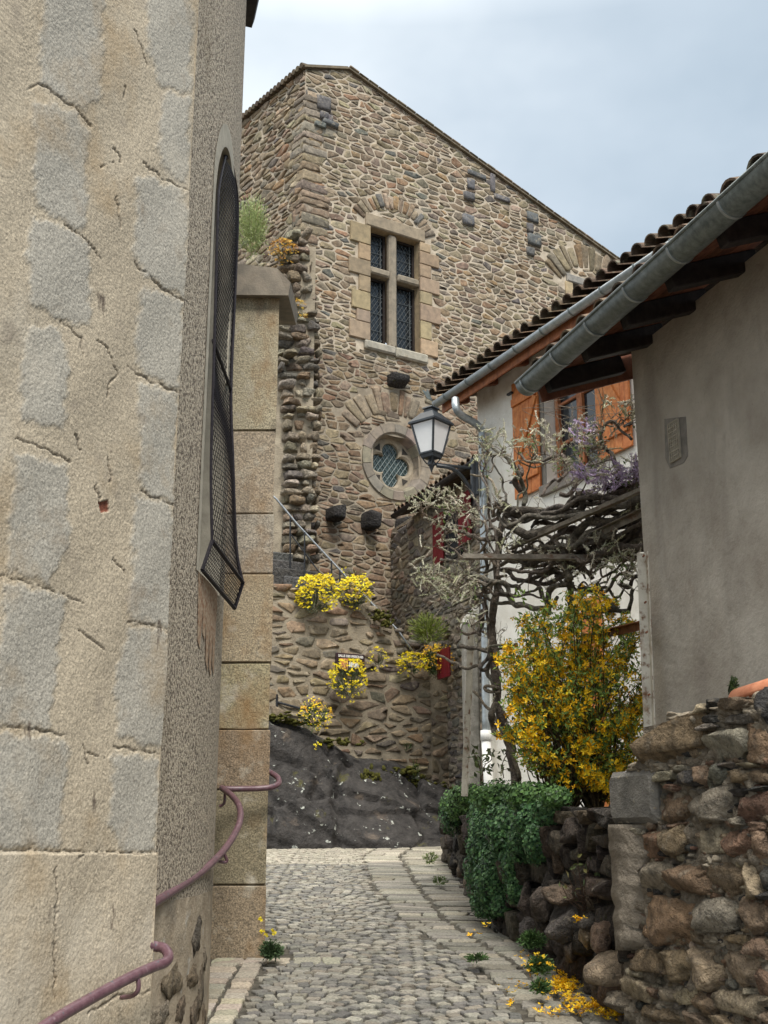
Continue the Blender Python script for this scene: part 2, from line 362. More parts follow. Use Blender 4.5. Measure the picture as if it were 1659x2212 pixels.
def boulder(mb, c, U, V, N, a, b, d, rng, col, sq=2.6, nz=.12, res=(14, 10), cuts=9):
    nu, nv = res; off = Vector((rng.uniform(0, 90), rng.uniform(0, 90), rng.uniform(0, 90))); vs = []; fs = []
    sk = rng.uniform(-.18, .18); e = 2 / sq; PL = [(Vector((rng.gauss(0, 1), rng.gauss(0, 1), rng.gauss(0, 1))).normalized(), rng.uniform(.62, .98)) for _ in range(cuts)]
    f = lambda x: math.copysign(abs(x) ** e, x)
    for j in range(nv + 1):
        ph = -math.pi / 2 + math.pi * j / nv
        for i in range(nu):
            th = 2 * math.pi * i / nu
            x = f(math.cos(ph)) * f(math.cos(th)); z = f(math.sin(ph)); y = f(math.cos(ph)) * f(math.sin(th))
            n1 = noise.noise(Vector((x, y, z)) * 1.1 + off) * nz * 1.6 + noise.noise(Vector((x, y, z)) * 2.7 + off) * nz * .8 + noise.noise(Vector((x, y, z)) * 6 + off) * nz * .35
            k = 1 + n1 + (noise.noise(Vector((x, y, z)) * 13 + off) * nz * .30 if nu > 20 else 0)
            q = Vector((x, y, z))
            for pn, pd in PL:
                s_ = q.dot(pn) - pd
                if s_ > 0: q -= pn * s_ * .85
            x, y, z = q
            vs.append(c + U * (x * a * k + sk * z * b) + V * (z * b * k) + N * (y * d * k))
    for j in range(nv):
        for i in range(nu):
            k = (i + 1) % nu; fs.append((j * nu + i, j * nu + k, (j + 1) * nu + k, (j + 1) * nu + i))
    mb.add(vs, fs, col)
rng = random.Random(7)
# ------------------------------------------------------------------ ground
mb = MB(); ys = [-60, -20, -5] + [i * .5 for i in range(0, 40)] + [25, 60, 400]; xs = [-400, -40, -8, -3, 0, 3, 8, 40, 400]
g = [Vector((x, y, gz(y) - .05 if y > -20 else gz(y) - .05)) for y in ys for x in xs]; n = len(xs)
mb.add(g, [(i * n + j, i * n + j + 1, (i + 1) * n + j + 1, (i + 1) * n + j) for i in range(len(ys) - 1) for j in range(n - 1)])
struct(mb.build('ground', M['soil']))

# ------------------------------------------------------------------ cobbled path: real setts over a bed of joint sand
def interp(t, y):
    for i in range(len(t) - 1):
        if y <= t[i + 1][0] or i == len(t) - 2:
            k = (y - t[i][0]) / (t[i + 1][0] - t[i][0]); return t[i][1] + (t[i + 1][1] - t[i][1]) * k
XR = [(4, 1.75), (6.55, 1.36), (7.9, 1.22), (9.6, .90), (11.9, .80), (13.7, .70), (15, .9), (18, 1.6)]
def xl(y): return -1.10 if y < 8.2 else -1.10 - (y - 8.2) * .9
bed = MB(); yy = [4 + i * .25 for i in range(57)]
for i in range(len(yy) - 1):
    a, b = yy[i], yy[i + 1]
    bed.quad(Vector((xl(a) - .1, a, gz(a) - .004)), Vector((interp(XR, a) + .25, a, gz(a) - .004)), Vector((interp(XR, b) + .25, b, gz(b) - .004)), Vector((xl(b) - .1, b, gz(b) - .004)))
struct(bed.build('path_bed', M['joint']))
st = MB()
def sett(cx, cy, w, l, ang, col, h=.012):
    ca, sa = math.cos(ang), math.sin(ang); z0 = gz(cy)
    sl = (gz(cy + .05) - gz(cy - .05)) / .1
    tx, ty = rng.uniform(-.04, .04), rng.uniform(-.04, .04); hh = h + rng.uniform(-.003, .003)
    def ring(k, z, cut):
        o = []
        for (sx, sy) in ((-1, -1), (0, -1), (1, -1), (1, 0), (1, 1), (0, 1), (-1, 1), (-1, 0)):
            q = cut if sx and sy else 1.0
            x, y = sx * w / 2 * k * q + J[(sx, sy)][0], sy * l / 2 * k * q + J[(sx, sy)][1]
            X, Y = cx + x * ca - y * sa, cy + x * sa + y * ca
            o.append(Vector((X, Y, z0 + sl * (Y - cy) + z + tx * x + ty * y)))
        return o
    J = {(a, b): (rng.uniform(-.07, .07) * w, rng.uniform(-.08, .08) * l) for a in (-1, 0, 1) for b in (-1, 0, 1)}
    st.loft([ring(1, -.02, .98), ring(1, hh * .6, .97), ring(.93, hh * .98, .96), ring(.5, hh * 1.06, .96)], col)
SC = [(.225, .218, .192), (.26, .25, .22), (.19, .185, .172), (.31, .295, .255), (.23, .212, .178), (.155, .152, .144)]
y = 4.6
def bands(y): r = interp(XR, y); k = max(.56, min(.92, .60 + (y - 7.5) * .075)); return r - k, r - k * .55, r
for lane in (-2.9, -1.7, -.5, .7):              # arcs of small setts
    yr = 3.6
    while yr < 16.5:
        d = .064 * rng.uniform(.9, 1.12); t = -.60
        while t < .60:
            w = rng.uniform(.055, .10); tt = t + w / 2; t += w + .011
            arc = .42 * (1 - (tt / .6) ** 2) + .04 * math.sin(lane * 9 + tt * 4)
            X, Y = lane + tt, yr + arc; b0, b1, b2 = bands(Y)
            if X > b0 - .03 or X < xl(Y) + (.36 if Y < 8.15 else .05) or Y > 16 or Y < 4.2 or (Y < 8.5 and X < -.62 and Y > 7.9): continue
            ang = math.atan(-.42 * 2 * tt / .36)
            sett(X, Y, w, d * .90, ang * .85 + rng.uniform(-.06, .06), jit(rng.choice(SC) if Y < 13.0 else (.36, .335, .28), rng, .2, .015))
        yr += d + .006
yr = 4.2
while yr < 15.6:                               # two bands of long slabs beside the right-hand wall
    d = rng.uniform(.09, .17); b0, b1, b2 = bands(yr + d / 2); sl = math.atan((interp(XR, yr + .5) - interp(XR, yr - .5)))
    for (p, q) in ((b0, b1 - .03), (b1 + .01, b2)):
        o = 0 if p == b0 else rng.uniform(-.04, .04)
        if rng.random() < .3:
            m_ = p + (q - p) * rng.uniform(.35, .65); seg = [(p, m_ - .006), (m_ + .006, q)]
        else: seg = [(p, q)]
        for (s0, s1) in seg: sett((s0 + s1) / 2, yr + d / 2 + o, s1 - s0, d - .016, -.10 + rng.uniform(-.04, .04), jit(rng.choice(((.25, .24, .205), (.29, .27, .22), (.22, .21, .185))) if yr < 13 else (.36, .335, .28), rng, .28, .02), .014)
    yr += d
yr = 4.2
while yr < 8.1:                                # slabs along the church wall
    d = rng.uniform(.10, .17)
    for s0, s1 in ((-1.12, -.93), (-.92, -.78)): sett((s0 + s1) / 2, yr + d / 2 + rng.uniform(-.02, .02), s1 - s0 - .014, d - .016, rng.uniform(-.05, .05), jit((.38, .345, .28), rng, .2), .015)
    yr += d
x = -1.1
while x < -.3:                                 # header course at the foot of the buttress
    w = rng.uniform(.12, .2); sett(x + w / 2, 8.06, w - .015, .17, .03, jit((.38, .35, .29), rng, .15), .014); x += w
struct(st.build('path', M['sett']))

# ------------------------------------------------------------------ church: faceted granite pier + curved roughcast apse
church = thing('church', 'tall tan granite and roughcast church wall rising along the left of the lane', 'church', (-3, 5, .5))
P1 = Vector((-.945, 5.0, 0)); UP = Vector((.438, .899, 0)).normalized(); NP = Vector((.899, -.438, 0)).normalized()
grey = [[(92, -40), (225, -40), (215, 215), (180, 240), (160, 230), (88, 175)], [(72, 217), (160, 240), (190, 283), (187, 413), (183, 500), (143, 480), (76, 443)],
 [(70, 467), (133, 487), (187, 520), (196, 600), (193, 700), (133, 693), (63, 650), (57, 550)], [(53, 705), (133, 711), (146, 801), (133, 925), (43, 908), (47, 791)],
 [(33, 975), (143, 1008), (147, 1175), (100, 1258), (17, 1231)], [(13, 1258), (143, 1291), (125, 1426), (105, 1575), (-20, 1560), (0, 1400)], [(-30, 1580), (150, 1600), (125, 1828), (-30, 1828)],
 [(313, -40), (415, -40), (412, 200), (350, 187), (320, 110)], [(350, 200), (410, 207), (403, 400), (340, 350)], [(293, 377), (403, 413), (400, 643), (333, 607), (293, 567)],
 [(310, 620), (397, 653), (387, 845), (307, 801), (290, 720)], [(300, 825), (383, 851), (377, 1088), (303, 1058)], [(290, 1068), (373, 1094), (367, 1358), (277, 1341)],
 [(277, 1350), (365, 1368), (355, 1612), (320, 1610), (254, 1585), (250, 1450)], [(245, 1628), (345, 1640), (335, 1842), (262, 1835), (238, 1780), (240, 1700)]]
cracks = [[(60, 195), (88, 180), (160, 232), (200, 272)], [(142, 485), (190, 520), (220, 560)], [(133, 693), (177, 735), (176, 768)], [(213, 738), (233, 755), (244, 785), (257, 808)], [(257, 808), (237, 831), (230, 858)], [(277, 791), (310, 815), (387, 848)],
 [(33, 948), (90, 968), (153, 998)], [(0, 1244), (60, 1258), (150, 1290), (180, 1303)], [(243, 1211), (260, 1222), (273, 1241)], [(173, 1365), (200, 1380), (226, 1405)], [(230, 991), (237, 1041)], [(253, 427), (263, 490)], [(247, 317), (260, 347)], [(220, 360), (247, 350)],
 [(267, 187), (268, 213)], [(290, 63), (305, 100), (317, 143)], [(307, 353), (350, 385), (403, 410)], [(293, 567), (333, 610), (367, 633), (397, 650)], [(184, 1609), (190, 1650)], [(187, 1624), (210, 1630), (229, 1638)], [(165, 1853), (195, 1838)],
 [(113, 1870), (116, 1932), (110, 2020), (113, 2157)], [(-10, 1836), (120, 1838), (190, 1842), (335, 1843)], [(11, 1568), (70, 1575), (140, 1590)], [(205, 1050), (215, 1085)], [(165, 940), (175, 975)], [(303, 1060), (377, 1092)], [(277, 1343), (330, 1352), (368, 1362)], [(250, 1612), (300, 1622), (348, 1630)], [(330, 2142), (250, 2150), (180, 2190)]]
def proj(P):
    d = P - np.array(CAM); f = d @ np.array(FWD); return VW / 2 + F * (d @ np.array((1, 0, 0))) / f, VH / 2 - F * (d @ np.array(UPV)) / f
def wobble(x, y, s):
    return np.sin(x * .11 * s + y * .05 * s) * 3 + np.sin(x * .047 * s - y * .13 * s + 1.7) * 3 + np.sin(x * .31 * s + y * .27 * s + .6) * 1.6
def inpoly(px, py, poly):
    r = np.zeros(px.shape, bool); n = len(poly)
    for i in range(n):
        x1, y1 = poly[i - 1]; x2, y2 = poly[i]
        c = ((y1 > py) != (y2 > py)) & (px < (x2 - x1) * (py - y1) / (y2 - y1 + 1e-9) + x1); r ^= c
    return r
def segd(px, py, pl):
    d = np.full(px.shape, 1e9)
    for (x1, y1), (x2, y2) in zip(pl[:-1], pl[1:]):
        dx, dy = x2 - x1, y2 - y1; t = np.clip(((px - x1) * dx + (py - y1) * dy) / (dx * dx + dy * dy), 0, 1)
        d = np.minimum(d, np.hypot(px - x1 - t * dx, py - y1 - t * dy))
    return d
nu, nz_ = 300, 1400; uu = np.linspace(-1.9, 0, nu); zc = np.linspace(0, 7.35, nz_)
uu = np.concatenate([np.linspace(-1.9, -1.15, 20, endpoint=False), np.linspace(-1.15, 0, nu - 20)])
Ug, Zg = np.meshgrid(uu, zc); base = np.array(P1) + Ug[..., None] * np.array(UP) + Zg[..., None] * np.array((0, 0, 1.0))
px, py = proj(base.reshape(-1, 3)); px = px.reshape(Ug.shape); py = py.reshape(Ug.shape)
wx, wy = px + wobble(px, py, 1), py + wobble(py, px, 1.3)
rs = np.random.RandomState(5); gm = np.zeros(Ug.shape)
for g_ in grey:
    a_ = np.zeros(Ug.shape)
    for k_ in range(9): a_ += inpoly(wx + rs.uniform(-4, 4, Ug.shape) + 4 * math.cos(k_ * .7), wy + rs.uniform(-4, 4, Ug.shape) + 4 * math.sin(k_ * .7), g_)
    gm = np.maximum(gm, a_ / 9)
cr = np.full(Ug.shape, 1e9)
for c_ in cracks: cr = np.minimum(cr, segd(px + wobble(py, px, 1.6) * .6, py + wobble(px, py, 1.6) * .5, c_) + .9 * np.clip(wobble(px, py, .9) * .3 - .3, 0, 2))
rs = np.random.RandomState(3)
col = np.zeros(Ug.shape + (3,)); tan = np.array((.475, .41, .315)); gr = np.array((.415, .40, .36))
col[:] = tan
lowf = (np.sin(Ug * 5.3 + Zg * 1.9) + np.sin(Ug * 11 - Zg * 3.1 + 2) + np.sin(Zg * 7.7 + Ug * 3))[..., None] * .035
col = col * (1 + lowf)
col = col * (1 - gm[..., None] * .8) + gr * gm[..., None] * .8; col *= (1 + rs.uniform(-.05, .05, Ug.shape))[..., None]
plinth = py > 1843
cw = np.clip(1.25 - cr / 2.3, 0, 1)[..., None]; col = col * (1 - cw * .66) + np.array((.10, .08, .06)) * cw * .66
rusty = inpoly(px, py, [(210, 1085), (232, 1080), (234, 1105), (215, 1108)]); col[rusty] = (.22, .08, .05)
disp = .012 * plinth - .008 * np.clip(1 - cr / 3, 0, 1) + .004 * gm + rs.uniform(-.0012, .0012, Ug.shape) - .01 * rusty
disp += .004 * np.sin(Zg * 3.3 + Ug * 4) + .003 * np.sin(Zg * 9 - Ug * 13)
Pw = base + disp[..., None] * np.array(NP)
mb = MB(); n = nu
mb.v = [tuple(p) for p in Pw.reshape(-1, 3)]; mb.c = [tuple(c) for c in col.reshape(-1, 3)]
mb.f = [(i * n + j, i * n + j + 1, (i + 1) * n + j + 1, (i + 1) * n + j) for i in range(nz_ - 1) for j in range(n - 1)]
zpl = float(Zg[np.argmax(~plinth[:, -1]), -1])
o_ = len(mb.v); ztop = 7.35                    # the pier's return edge and back
for (z0, z1, pr) in ((0, zpl, .012), (zpl, ztop, 0)):
    a = P1 + NP * (pr + .001); b = P1 - NP * .35 + UP * .02
    for k in range(40):
        za, zb_ = z0 + (z1 - z0) * k / 40, z0 + (z1 - z0) * (k + 1) / 40
        mb.quad(a + Z * za, b + Z * za, b + Z * zb_, a + Z * zb_, tuple(tan * .95))
pier = mb.build('granite_facing', M['granite'], church, True); pier.data.polygons.foreach_set('use_smooth', [True] * len(pier.data.polygons))

CC = Vector((-6.114, 6.15, 0)); CR = 5.2
def cyl(t, z, off=0): return CC + Vector(((CR + off) * math.cos(R(t)), (CR + off) * math.sin(R(t)), z))
T0, T1 = -12.6, 44
WL, WRt = -5.1, 1.9                             # window between these angles (degrees)
zs_sp, z_sill = None, None
def zat(vx, vy, t):                            # height on the curved wall seen at that pixel row
    p = cyl(t, 0); d = ray(vx, vy); k = math.hypot(p.x, p.y) / math.hypot(d.x, d.y); return CAM.z + d.z * k
Z_AP, Z_SP, Z_SI = zat(487, 322, -2), zat(470, 440, -5), zat(440, 1236, -5)
def arch_z(t):
    m_, h = (WL + WRt) / 2, (WRt - WL) / 2; q = max(0, 1 - ((t - m_) / h) ** 2); return Z_SP + (Z_AP - Z_SP) * math.sqrt(q)
ts = sorted(set([round(T0 + i * .35, 3) for i in range(int((T1 - T0) / .35) + 1)] + [WL, WRt])); zs = [i * .06 for i in range(127)] + [7.65]
rough, basew = MB(), MB()
Zb = 1.36
def emit(mbx, z0, z1, t0, t1):
    mbx.add([cyl(t0, z0), cyl(t1, z0), cyl(t1, z1), cyl(t0, z1)], [(0, 1, 2, 3)])
for t0, t1 in zip(ts[:-1], ts[1:]):
    ins = t0 >= WL - 1e-6 and t1 <= WRt + 1e-6
    for z0, z1 in zip(zs[:-1], zs[1:]):
        if z1 <= Zb: emit(basew, z0, z1, t0, t1); continue
        if not ins: emit(rough, z0, z1, t0, t1); continue
        if z1 <= Z_SI: emit(rough, z0, z1, t0, t1); continue
        if z0 < Z_SI: emit(rough, z0, Z_SI, t0, t1)
        a0, a1 = arch_z(t0), arch_z(t1)
        if z1 > min(a0, a1):
            rough.add([cyl(t0, max(z0, min(a0, z1))), cyl(t1, max(z0, min(a1, z1))), cyl(t1, z1), cyl(t0, z1)], [(0, 1, 2, 3)])
rough.build('roughcast_wall', M['roughcast'], church, True); 
bw = basew.build('plaster_base', M['pale'], church, True)
bw.data.materials[0] = mat('old_plaster', (.33, .265, .19), (.48, .40, .30), 9, 8, .95, .7, 60, .012, spots=[(3, .55, .75, (.22, .19, .15)), (5, .63, .7, (.55, .52, .46))], bmul=9)
mb = MB()                                       # rubble showing where the render has fallen away
for (vx, vy, w, h, c) in ((405, 2030, 11, 38, (.13, .135, .14)), (360, 2120, 28, 34, (.30, .25, .18)), (345, 2190, 22, 22, (.46, .42, .36)), (400, 2110, 14, 20, (.33, .26, .18)), (425, 2130, 9, 45, (.14, .12, .10)), (410, 2180, 16, 30, (.15, .12, .10)), (432, 2070, 6, 26, (.40, .36, .30)), (378, 2185, 14, 26, (.20, .15, .12)), (440, 2190, 8, 26, (.30, .24, .18))):
    t = -9 + (vx - 340) / 105 * 12; p = cyl(t, zat(vx, vy, t)); nn = Vector((math.cos(R(t)), math.sin(R(t)), 0)); tt = Vector((-nn.y, nn.x, 0)); s_ = pxm(vx, vy, p.y)
    q = abs(tt.dot(Vector((math.cos(.15), -.15, 0)))) ; boulder(mb, p, tt, Z, nn, min(w * s_ / max(.22, abs(tt.x) + .2), .16), h * s_, .010, rng, tuple(q * .5 + r_ * .5 for q, r_ in zip(c, (.30, .25, .18))), 2.6, .4)
mb.build('exposed_rubble', M['bigstone'], church, True)
win = MB()                                      # splayed reveal, pale rendered surround, dark glass
NW = 24; prof = []
for i in range(NW + 1):
    a = math.pi * i / NW; m_, h = (WL + WRt) / 2, (WRt - WL) / 2; prof.append((m_ - h * math.cos(a), arch_z(m_ - h * math.cos(a))))
prof = [(WL, Z_SI)] + [(WL, Z_SI + (Z_SP - Z_SI) * k / 8) for k in range(1, 8)] + prof + [(WRt, Z_SI + (Z_SP - Z_SI) * k / 8) for k in range(7, 0, -1)] + [(WRt, Z_SI)]
rev = MB()
rev.loft([[cyl(t, z, .004) for t, z in prof], [cyl(t * .9 - .1, z - .02 if z > Z_SI + .1 else z + .05, -.38) for t, z in prof]], (1, 1, 1), False, True)
m_ = (WL + WRt) / 2
ringo = [cyl(m_ + (t - m_) * 1.15 , z + (.14 if z > Z_SP - .01 else 0) * (1 if z > Z_SP else .0) , .005) for t, z in prof]
ringi = [cyl(t, z, .006) for t, z in prof]
for i in range(len(prof) - 1): rev.quad(ringi[i], ringo[i], ringo[i + 1], ringi[i + 1])
win_o = rev.build('window_surround', M['pale'], church, True)
gl = MB(); gl.add([cyl(t * .9 - .1, z, -.36) for t, z in prof], [tuple(range(len(prof)))]); gl.build('window_pane', M['glass'], church)
rust = MB()
for k in range(5):
    t = WL + .7 + k * 1.1; l = rng.uniform(.25, .55); rust.add([cyl(t - .7, Z_SI, .004 + .0004 * k), cyl(t + .8, Z_SI, .004 + .0004 * k), cyl(t + .45, Z_SI - l, .004 + .0004 * k), cyl(t - .3, Z_SI - l * .9, .004 + .0004 * k)], [(0, 1, 2, 3)])
rust.build('rust_stain', mat('rust', (.25, .13, .07), (.46, .37, .27), 45, 6, .95, .3), church)
# wire guard: bent frame and hexagonal netting
lf = smooth_path([at(487, 338, 6.0), at(474, 400, 5.86), at(470, 470, 5.8), at(463, 735, 5.78), at(456, 1000, 5.76), at(458, 1168, 5.75)], 10)
rt = smooth_path([at(488, 338, 6.02), at(502, 362, 6.2), at(513, 450, 6.42), at(508, 620, 6.44), at(499, 841, 6.4), at(503, 1000, 6.4), at(510, 1180, 6.42), at(524, 1258, 6.45)], 10)
A_, B_, C_, D_ = at(458, 1168, 5.75), at(525, 1258, 6.45), at(507, 1314, 6.42), at(437, 1231, 5.70)
fr = MB()
fr.tube(rt, .011, n=6); fr.tube(lf, .008, n=6)
for a, b in ((A_, B_), (B_, C_), (C_, D_), (D_, A_)): fr.tube([a, b], .011, n=6)
fr.tube([at(460, 735, 5.8), at(480, 790, 6.1), at(498, 841, 6.4)], .010, n=6)
grd = fr.build('window_guard', M['wire'], church)
def samp(pl, z):
    best = pl[0]
    for a, b in zip(pl[:-1], pl[1:]):
        if (a.z - z) * (b.z - z) <= 0 and abs(a.z - b.z) > 1e-6: return a + (b - a) * ((z - a.z) / (b.z - a.z))
    return min((pl[0], pl[-1]), key=lambda p: abs(p.z - z))
net = MB()
def netting(fn, W_, H_, cell, r):
    hx = cell; hy = cell * .866
    for j in range(int(H_ / hy) + 1):
        for i in range(int(W_ / hx) + 1):
            x0 = i * hx + (hx / 2 if j % 2 else 0); y0 = j * hy
            a, b, c = (x0, y0), (x0 + hx / 2, y0 + hy * .33), (x0 + hx / 2, y0 + hy)
            a2 = (x0 - hx / 2, y0 + hy * .33)
            for p, q in ((a, b), (a, a2), (b, c)):
                if all(0 <= t[0] <= W_ and 0 <= t[1] <= H_ for t in (p, q)):
                    P, Q = fn(p[0] / W_, p[1] / H_), fn(q[0] / W_, q[1] / H_)
                    if (P - Q).length > 1e-4: net.tube([P, Q], r, n=3, caps=False)
ztp, zbt = lf[0].z - .02, B_.z + .02
def nf(u, v):
    z = zbt + (ztp - zbt) * v; a = samp(lf, z); b = samp(rt, z); p = a + (b - a) * u
    return p + Vector((.04 * math.sin(v * 9) * math.sin(u * 3.1), -.03 * math.sin(u * 3.1), 0))
netting(nf, .62, 2.45, .032, .0022)
netting(lambda u, v: (D_ + (C_ - D_) * u) * (1 - v) + (A_ + (B_ - A_) * u) * v, .7, .22, .026, .0022)
net.build('wire_mesh', M['wire'], grd)
ev = MB(); rg = []
for off, z in ((-.5, 7.62), (.10, 7.60), (.12, 7.68), (-.5, 7.95)): rg.append([cyl(t, z, off) for t in range(-14, 17, 3)])
ev.loft(rg, (1, 1, 1), False, False); ev.build('eave', M['rafter'], church)
# buttress
bt = MB(); jo = [(2075, 0), (1912, 0), (1706, 0), (1576, 0), (1432, 0), (1240, 0), (1110, 0), (930, 0), (640, 0)]
zj = [max(.6, at(530, y, 8.2).z) for y, _ in jo]; zj[0] = .72
XB0, XB1 = -1.75, -.809
bcol = [(.27, .23, .17), (.27, .225, .16), (.27, .215, .145), (.37, .31, .22), (.35, .30, .23), (.39, .35, .28), (.36, .32, .25), (.41, .35, .255)]
for i in range(8):
    z0, z1 = zj[i] + .004, zj[i + 1] - .004; e = rng.uniform(-.006, .008) + (.03 if i < 3 else .015 if i < 5 else 0) * .6
    pl = [(XB0, 8.2 - e), (XB1 + e, 8.2 - e), (XB1 - .15 + e, 9.5), (XB0, 9.5)]; b = .008
    rings = []
    for z, d in ((z0, b), (z0 + b, 0), ((z0 + z1) / 2, 0), (z1 - b, 0), (z1, b)):
        rg = []
        for (a_, c_) in zip(pl, pl[1:] + pl[:1]):
            for k in range(6): rg.append(Vector((a_[0] + (c_[0] - a_[0]) * k / 6 - d * (1 if a_[0] > -1 else 0), a_[1] + (c_[1] - a_[1]) * k / 6 + d + rng.uniform(-.004, .004), z)))
        rings.append(rg)
    bt.loft(rings, jit(bcol[i], rng, .05))
but = bt.build('buttress', M['butt'], church)
cp = MB(); c0 = at(560, 640, 8.15).z + .004
pts = [Vector((XB0, 8.12, c0)), Vector((XB1 + .075, 8.12, c0 - .01)), Vector((XB1 + .09, 8.12, c0 + .10)), Vector((XB1 - .02, 8.14, c0 + .23)), Vector((XB0, 8.16, c0 + .36))]
cp.loft([pts, [p + Vector((0, .8, .12)) for p in pts]], (.25, .22, .18)); cp.build('capstone', M['dressed'], but)

# handrails
def rail(label, pts, brs, r):
    t = thing('handrail', label, 'handrail', tuple(pts[0]), 'handrails on the church wall')
    m = MB(); m.tube(smooth_path(pts, 8), r, n=14); m.build('rail', M['rail'], t, True)
    for b in brs: m = MB(); m.tube(smooth_path(b, 6), .009, n=8); m.build('bracket', M['rail'], t, True)
UR = [at(322, 1958, 5.12), at(345, 1943, 5.3), at(400, 1908, 5.75), at(440, 1880, 6.15), at(480, 1841, 6.6), at(505, 1805, 6.95), at(519, 1770, 7.2), at(516, 1740, 7.45), at(500, 1718, 7.7), at(480, 1703, 7.96), at(486, 1704, 8.01), at(520, 1704, 8.04), at(560, 1703, 8.05), at(588, 1700, 8.08), at(602, 1692, 8.16), at(600, 1680, 8.26), at(588, 1671, 8.34), at(570, 1662, 8.42)]
rail('mauve painted handrail curving round the apse to the buttress', UR, [[at(483, 1842, 6.6), at(490, 1860, 6.62), at(478, 1862, 6.6), at(463, 1855, 6.55)], [at(486, 1712, 7.9), at(484, 1735, 7.9), at(474, 1742, 7.9)]], .0195)
LR = [at(40, 2262, 3.95), at(110, 2208, 4.15), at(200, 2155, 4.42), at(280, 2112, 4.66), at(330, 2089, 4.82), at(356, 2079, 4.9), at(364, 2066, 4.96), at(356, 2050, 5.0), at(340, 2045, 5.02), at(318, 2042, 5.0)]
rail('mauve painted handrail with a returned end low on the granite pier', LR, [[at(297, 2108, 4.7), at(299, 2135, 4.7), at(288, 2150, 4.72), at(262, 2155, 4.78)]], .0205)
rng = random.Random(11)
# ------------------------------------------------------------------ castle hall
YC = 18.3
castle = thing('stone_castle', 'big brown rubble stone castle hall with a gable and mullioned window', 'castle', (0, 19, 1.5))
CP = at(655, 420, YC); CP = Vector((CP.x, CP.y, 0))
FU = Vector((.848, .53, 0)); FN = Vector((.53, -.848, 0)); SU = Vector((-.645, .764, 0)).normalized(); SN = Vector((-.764, -.645, 0)).normalized()
def fu(vx, vy): p = onp(vx, vy, CP, FN); return (p - CP).dot(FU), p.z
def fp(u, v, n=0): return CP + FU * u + Z * v + FN * n
def su(vx, vy): p = onp(vx, vy, CP, SN); return (p - CP).dot(SU), p.z
ap = fu(750, 152); e1 = fu(1340, 572); c_top = fu(662, 150)
sl = (e1[1] - ap[1]) / (e1[0] - ap[0]); ur = e1[0] + 3.0
zq = 0
GAB = [(0, 1.3), (ur, 1.3), (ur, e1[1] + sl * 3.0), ap, (0, c_top[1])]
BR = ([(.175, .14, .10), (.215, .18, .13), (.155, .135, .11), (.225, .155, .10), (.27, .23, .17), (.125, .122, .115), (.19, .15, .11)], [5, 5, 3, 2.2, 2.5, 1.2, 3])
# openings
wl, wt = fu(*c2(889, 1066)); wr, _ = fu(*c2(1192, 1440)); _, wb = fu(*c2(882, 1765))
oc = fu(*c4(968, 845)); orad = (fu(*c4(968, 575))[1] - fu(*c4(968, 1108))[1]) / 2
s_l, s_t = fu(1236, 612); s_r, s_b = s_l + .8, s_t - 1.1
def archring(u, v, r0, r1, a0, a1): return ('s', u, v, r0, r1, R(a0), R(a1))
wm = (wl + wr) / 2; hw = (wr - wl) / 2
AR = [archring(wm, wt - .25, hw * 1.40, hw * 1.95, 28, 152), archring(oc[0], oc[1] - .05, orad * 1.35, orad * 2.0, 35, 150), archring(s_l + .5, s_t - .5, .95, 1.5, 30, 150)]
holes = [('r', wl - .27, wb - .18, wr + .27, wt + .25), ('c', oc[0], oc[1], orad), ('r', s_l - .18, s_b, s_r + .2, s_t + .2)] + AR
mo = MB()
mo.add([fp(u, v, -.02) for u, v in GAB], [tuple(range(5))])
# wall core: front sheet has the openings cut as frames
def sheet(mbx, region, rects, P):
    us = sorted({region[0]} | {region[2]} | {r[i] for r in rects for i in (0, 2)}); vs = sorted({region[1]} | {region[3]} | {r[i] for r in rects for i in (1, 3)})
    us = [u for u in us if region[0] <= u <= region[2]]; vs = [v for v in vs if region[1] <= v <= region[3]]
    for a, b in zip(us[:-1], us[1:]):
        for c, d in zip(vs[:-1], vs[1:]):
            if any(r[0] <= (a + b) / 2 <= r[2] and r[1] <= (c + d) / 2 <= r[3] for r in rects): continue
            mbx.quad(P(a, c), P(b, c), P(b, d), P(a, d))
mo = MB(); ztw = e1[1] - .9
rects = [(wl, wb, wr, wt), (oc[0] - orad * .665, oc[1] - orad * .665, oc[0] + orad * .665, oc[1] + orad * .665), (s_l, s_b, s_r, s_t)]
rects = [r for r in rects]
vmax = max(r[3] for r in rects) + .3
# right part of the gable slopes: split the sheet at vmax
uc = ap[0] + (vmax - ap[1]) / sl
sheet(mo, (0, wb - .35, uc, vmax), rects, lambda u, v: fp(u, v, 0))
ml = MB(); sheet(ml, (0, 1.3, ur, wb - .35), rects, lambda u, v: fp(u, v, 0)); ml.build('lower_front_wall', M['mortar_shaded'], castle)
mo.add([fp(uc, wb - .35), fp(ur, wb - .35), fp(ur, max(wb - .34, GAB[2][1])), fp(uc, vmax)], [(0, 1, 2, 3)])
mo.add([fp(0, vmax), fp(uc, vmax), fp(*ap), fp(*GAB[4])], [(0, 1, 2, 3)])
fw = mo.build('front_wall', M['mortar'], castle)
sm = MB()
zsp = wb - .35
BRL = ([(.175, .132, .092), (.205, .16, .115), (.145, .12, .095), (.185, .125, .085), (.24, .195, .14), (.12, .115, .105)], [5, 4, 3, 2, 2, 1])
rubble(sm, CP, FU, Z, FN, [(0, zsp), (uc, zsp), (uc, vmax), ap, (0, c_top[1])], .205, .098, .026, .012, rng, BR, holes, .10, 1, .08, 1.15)
rubble(sm, CP, FU, Z, FN, [(uc, zsp), (ur, zsp), (ur, max(zsp + .05, GAB[2][1])), (uc, vmax)], .205, .098, .026, .012, rng, BR, holes, .10, 1, .08, 1.15)
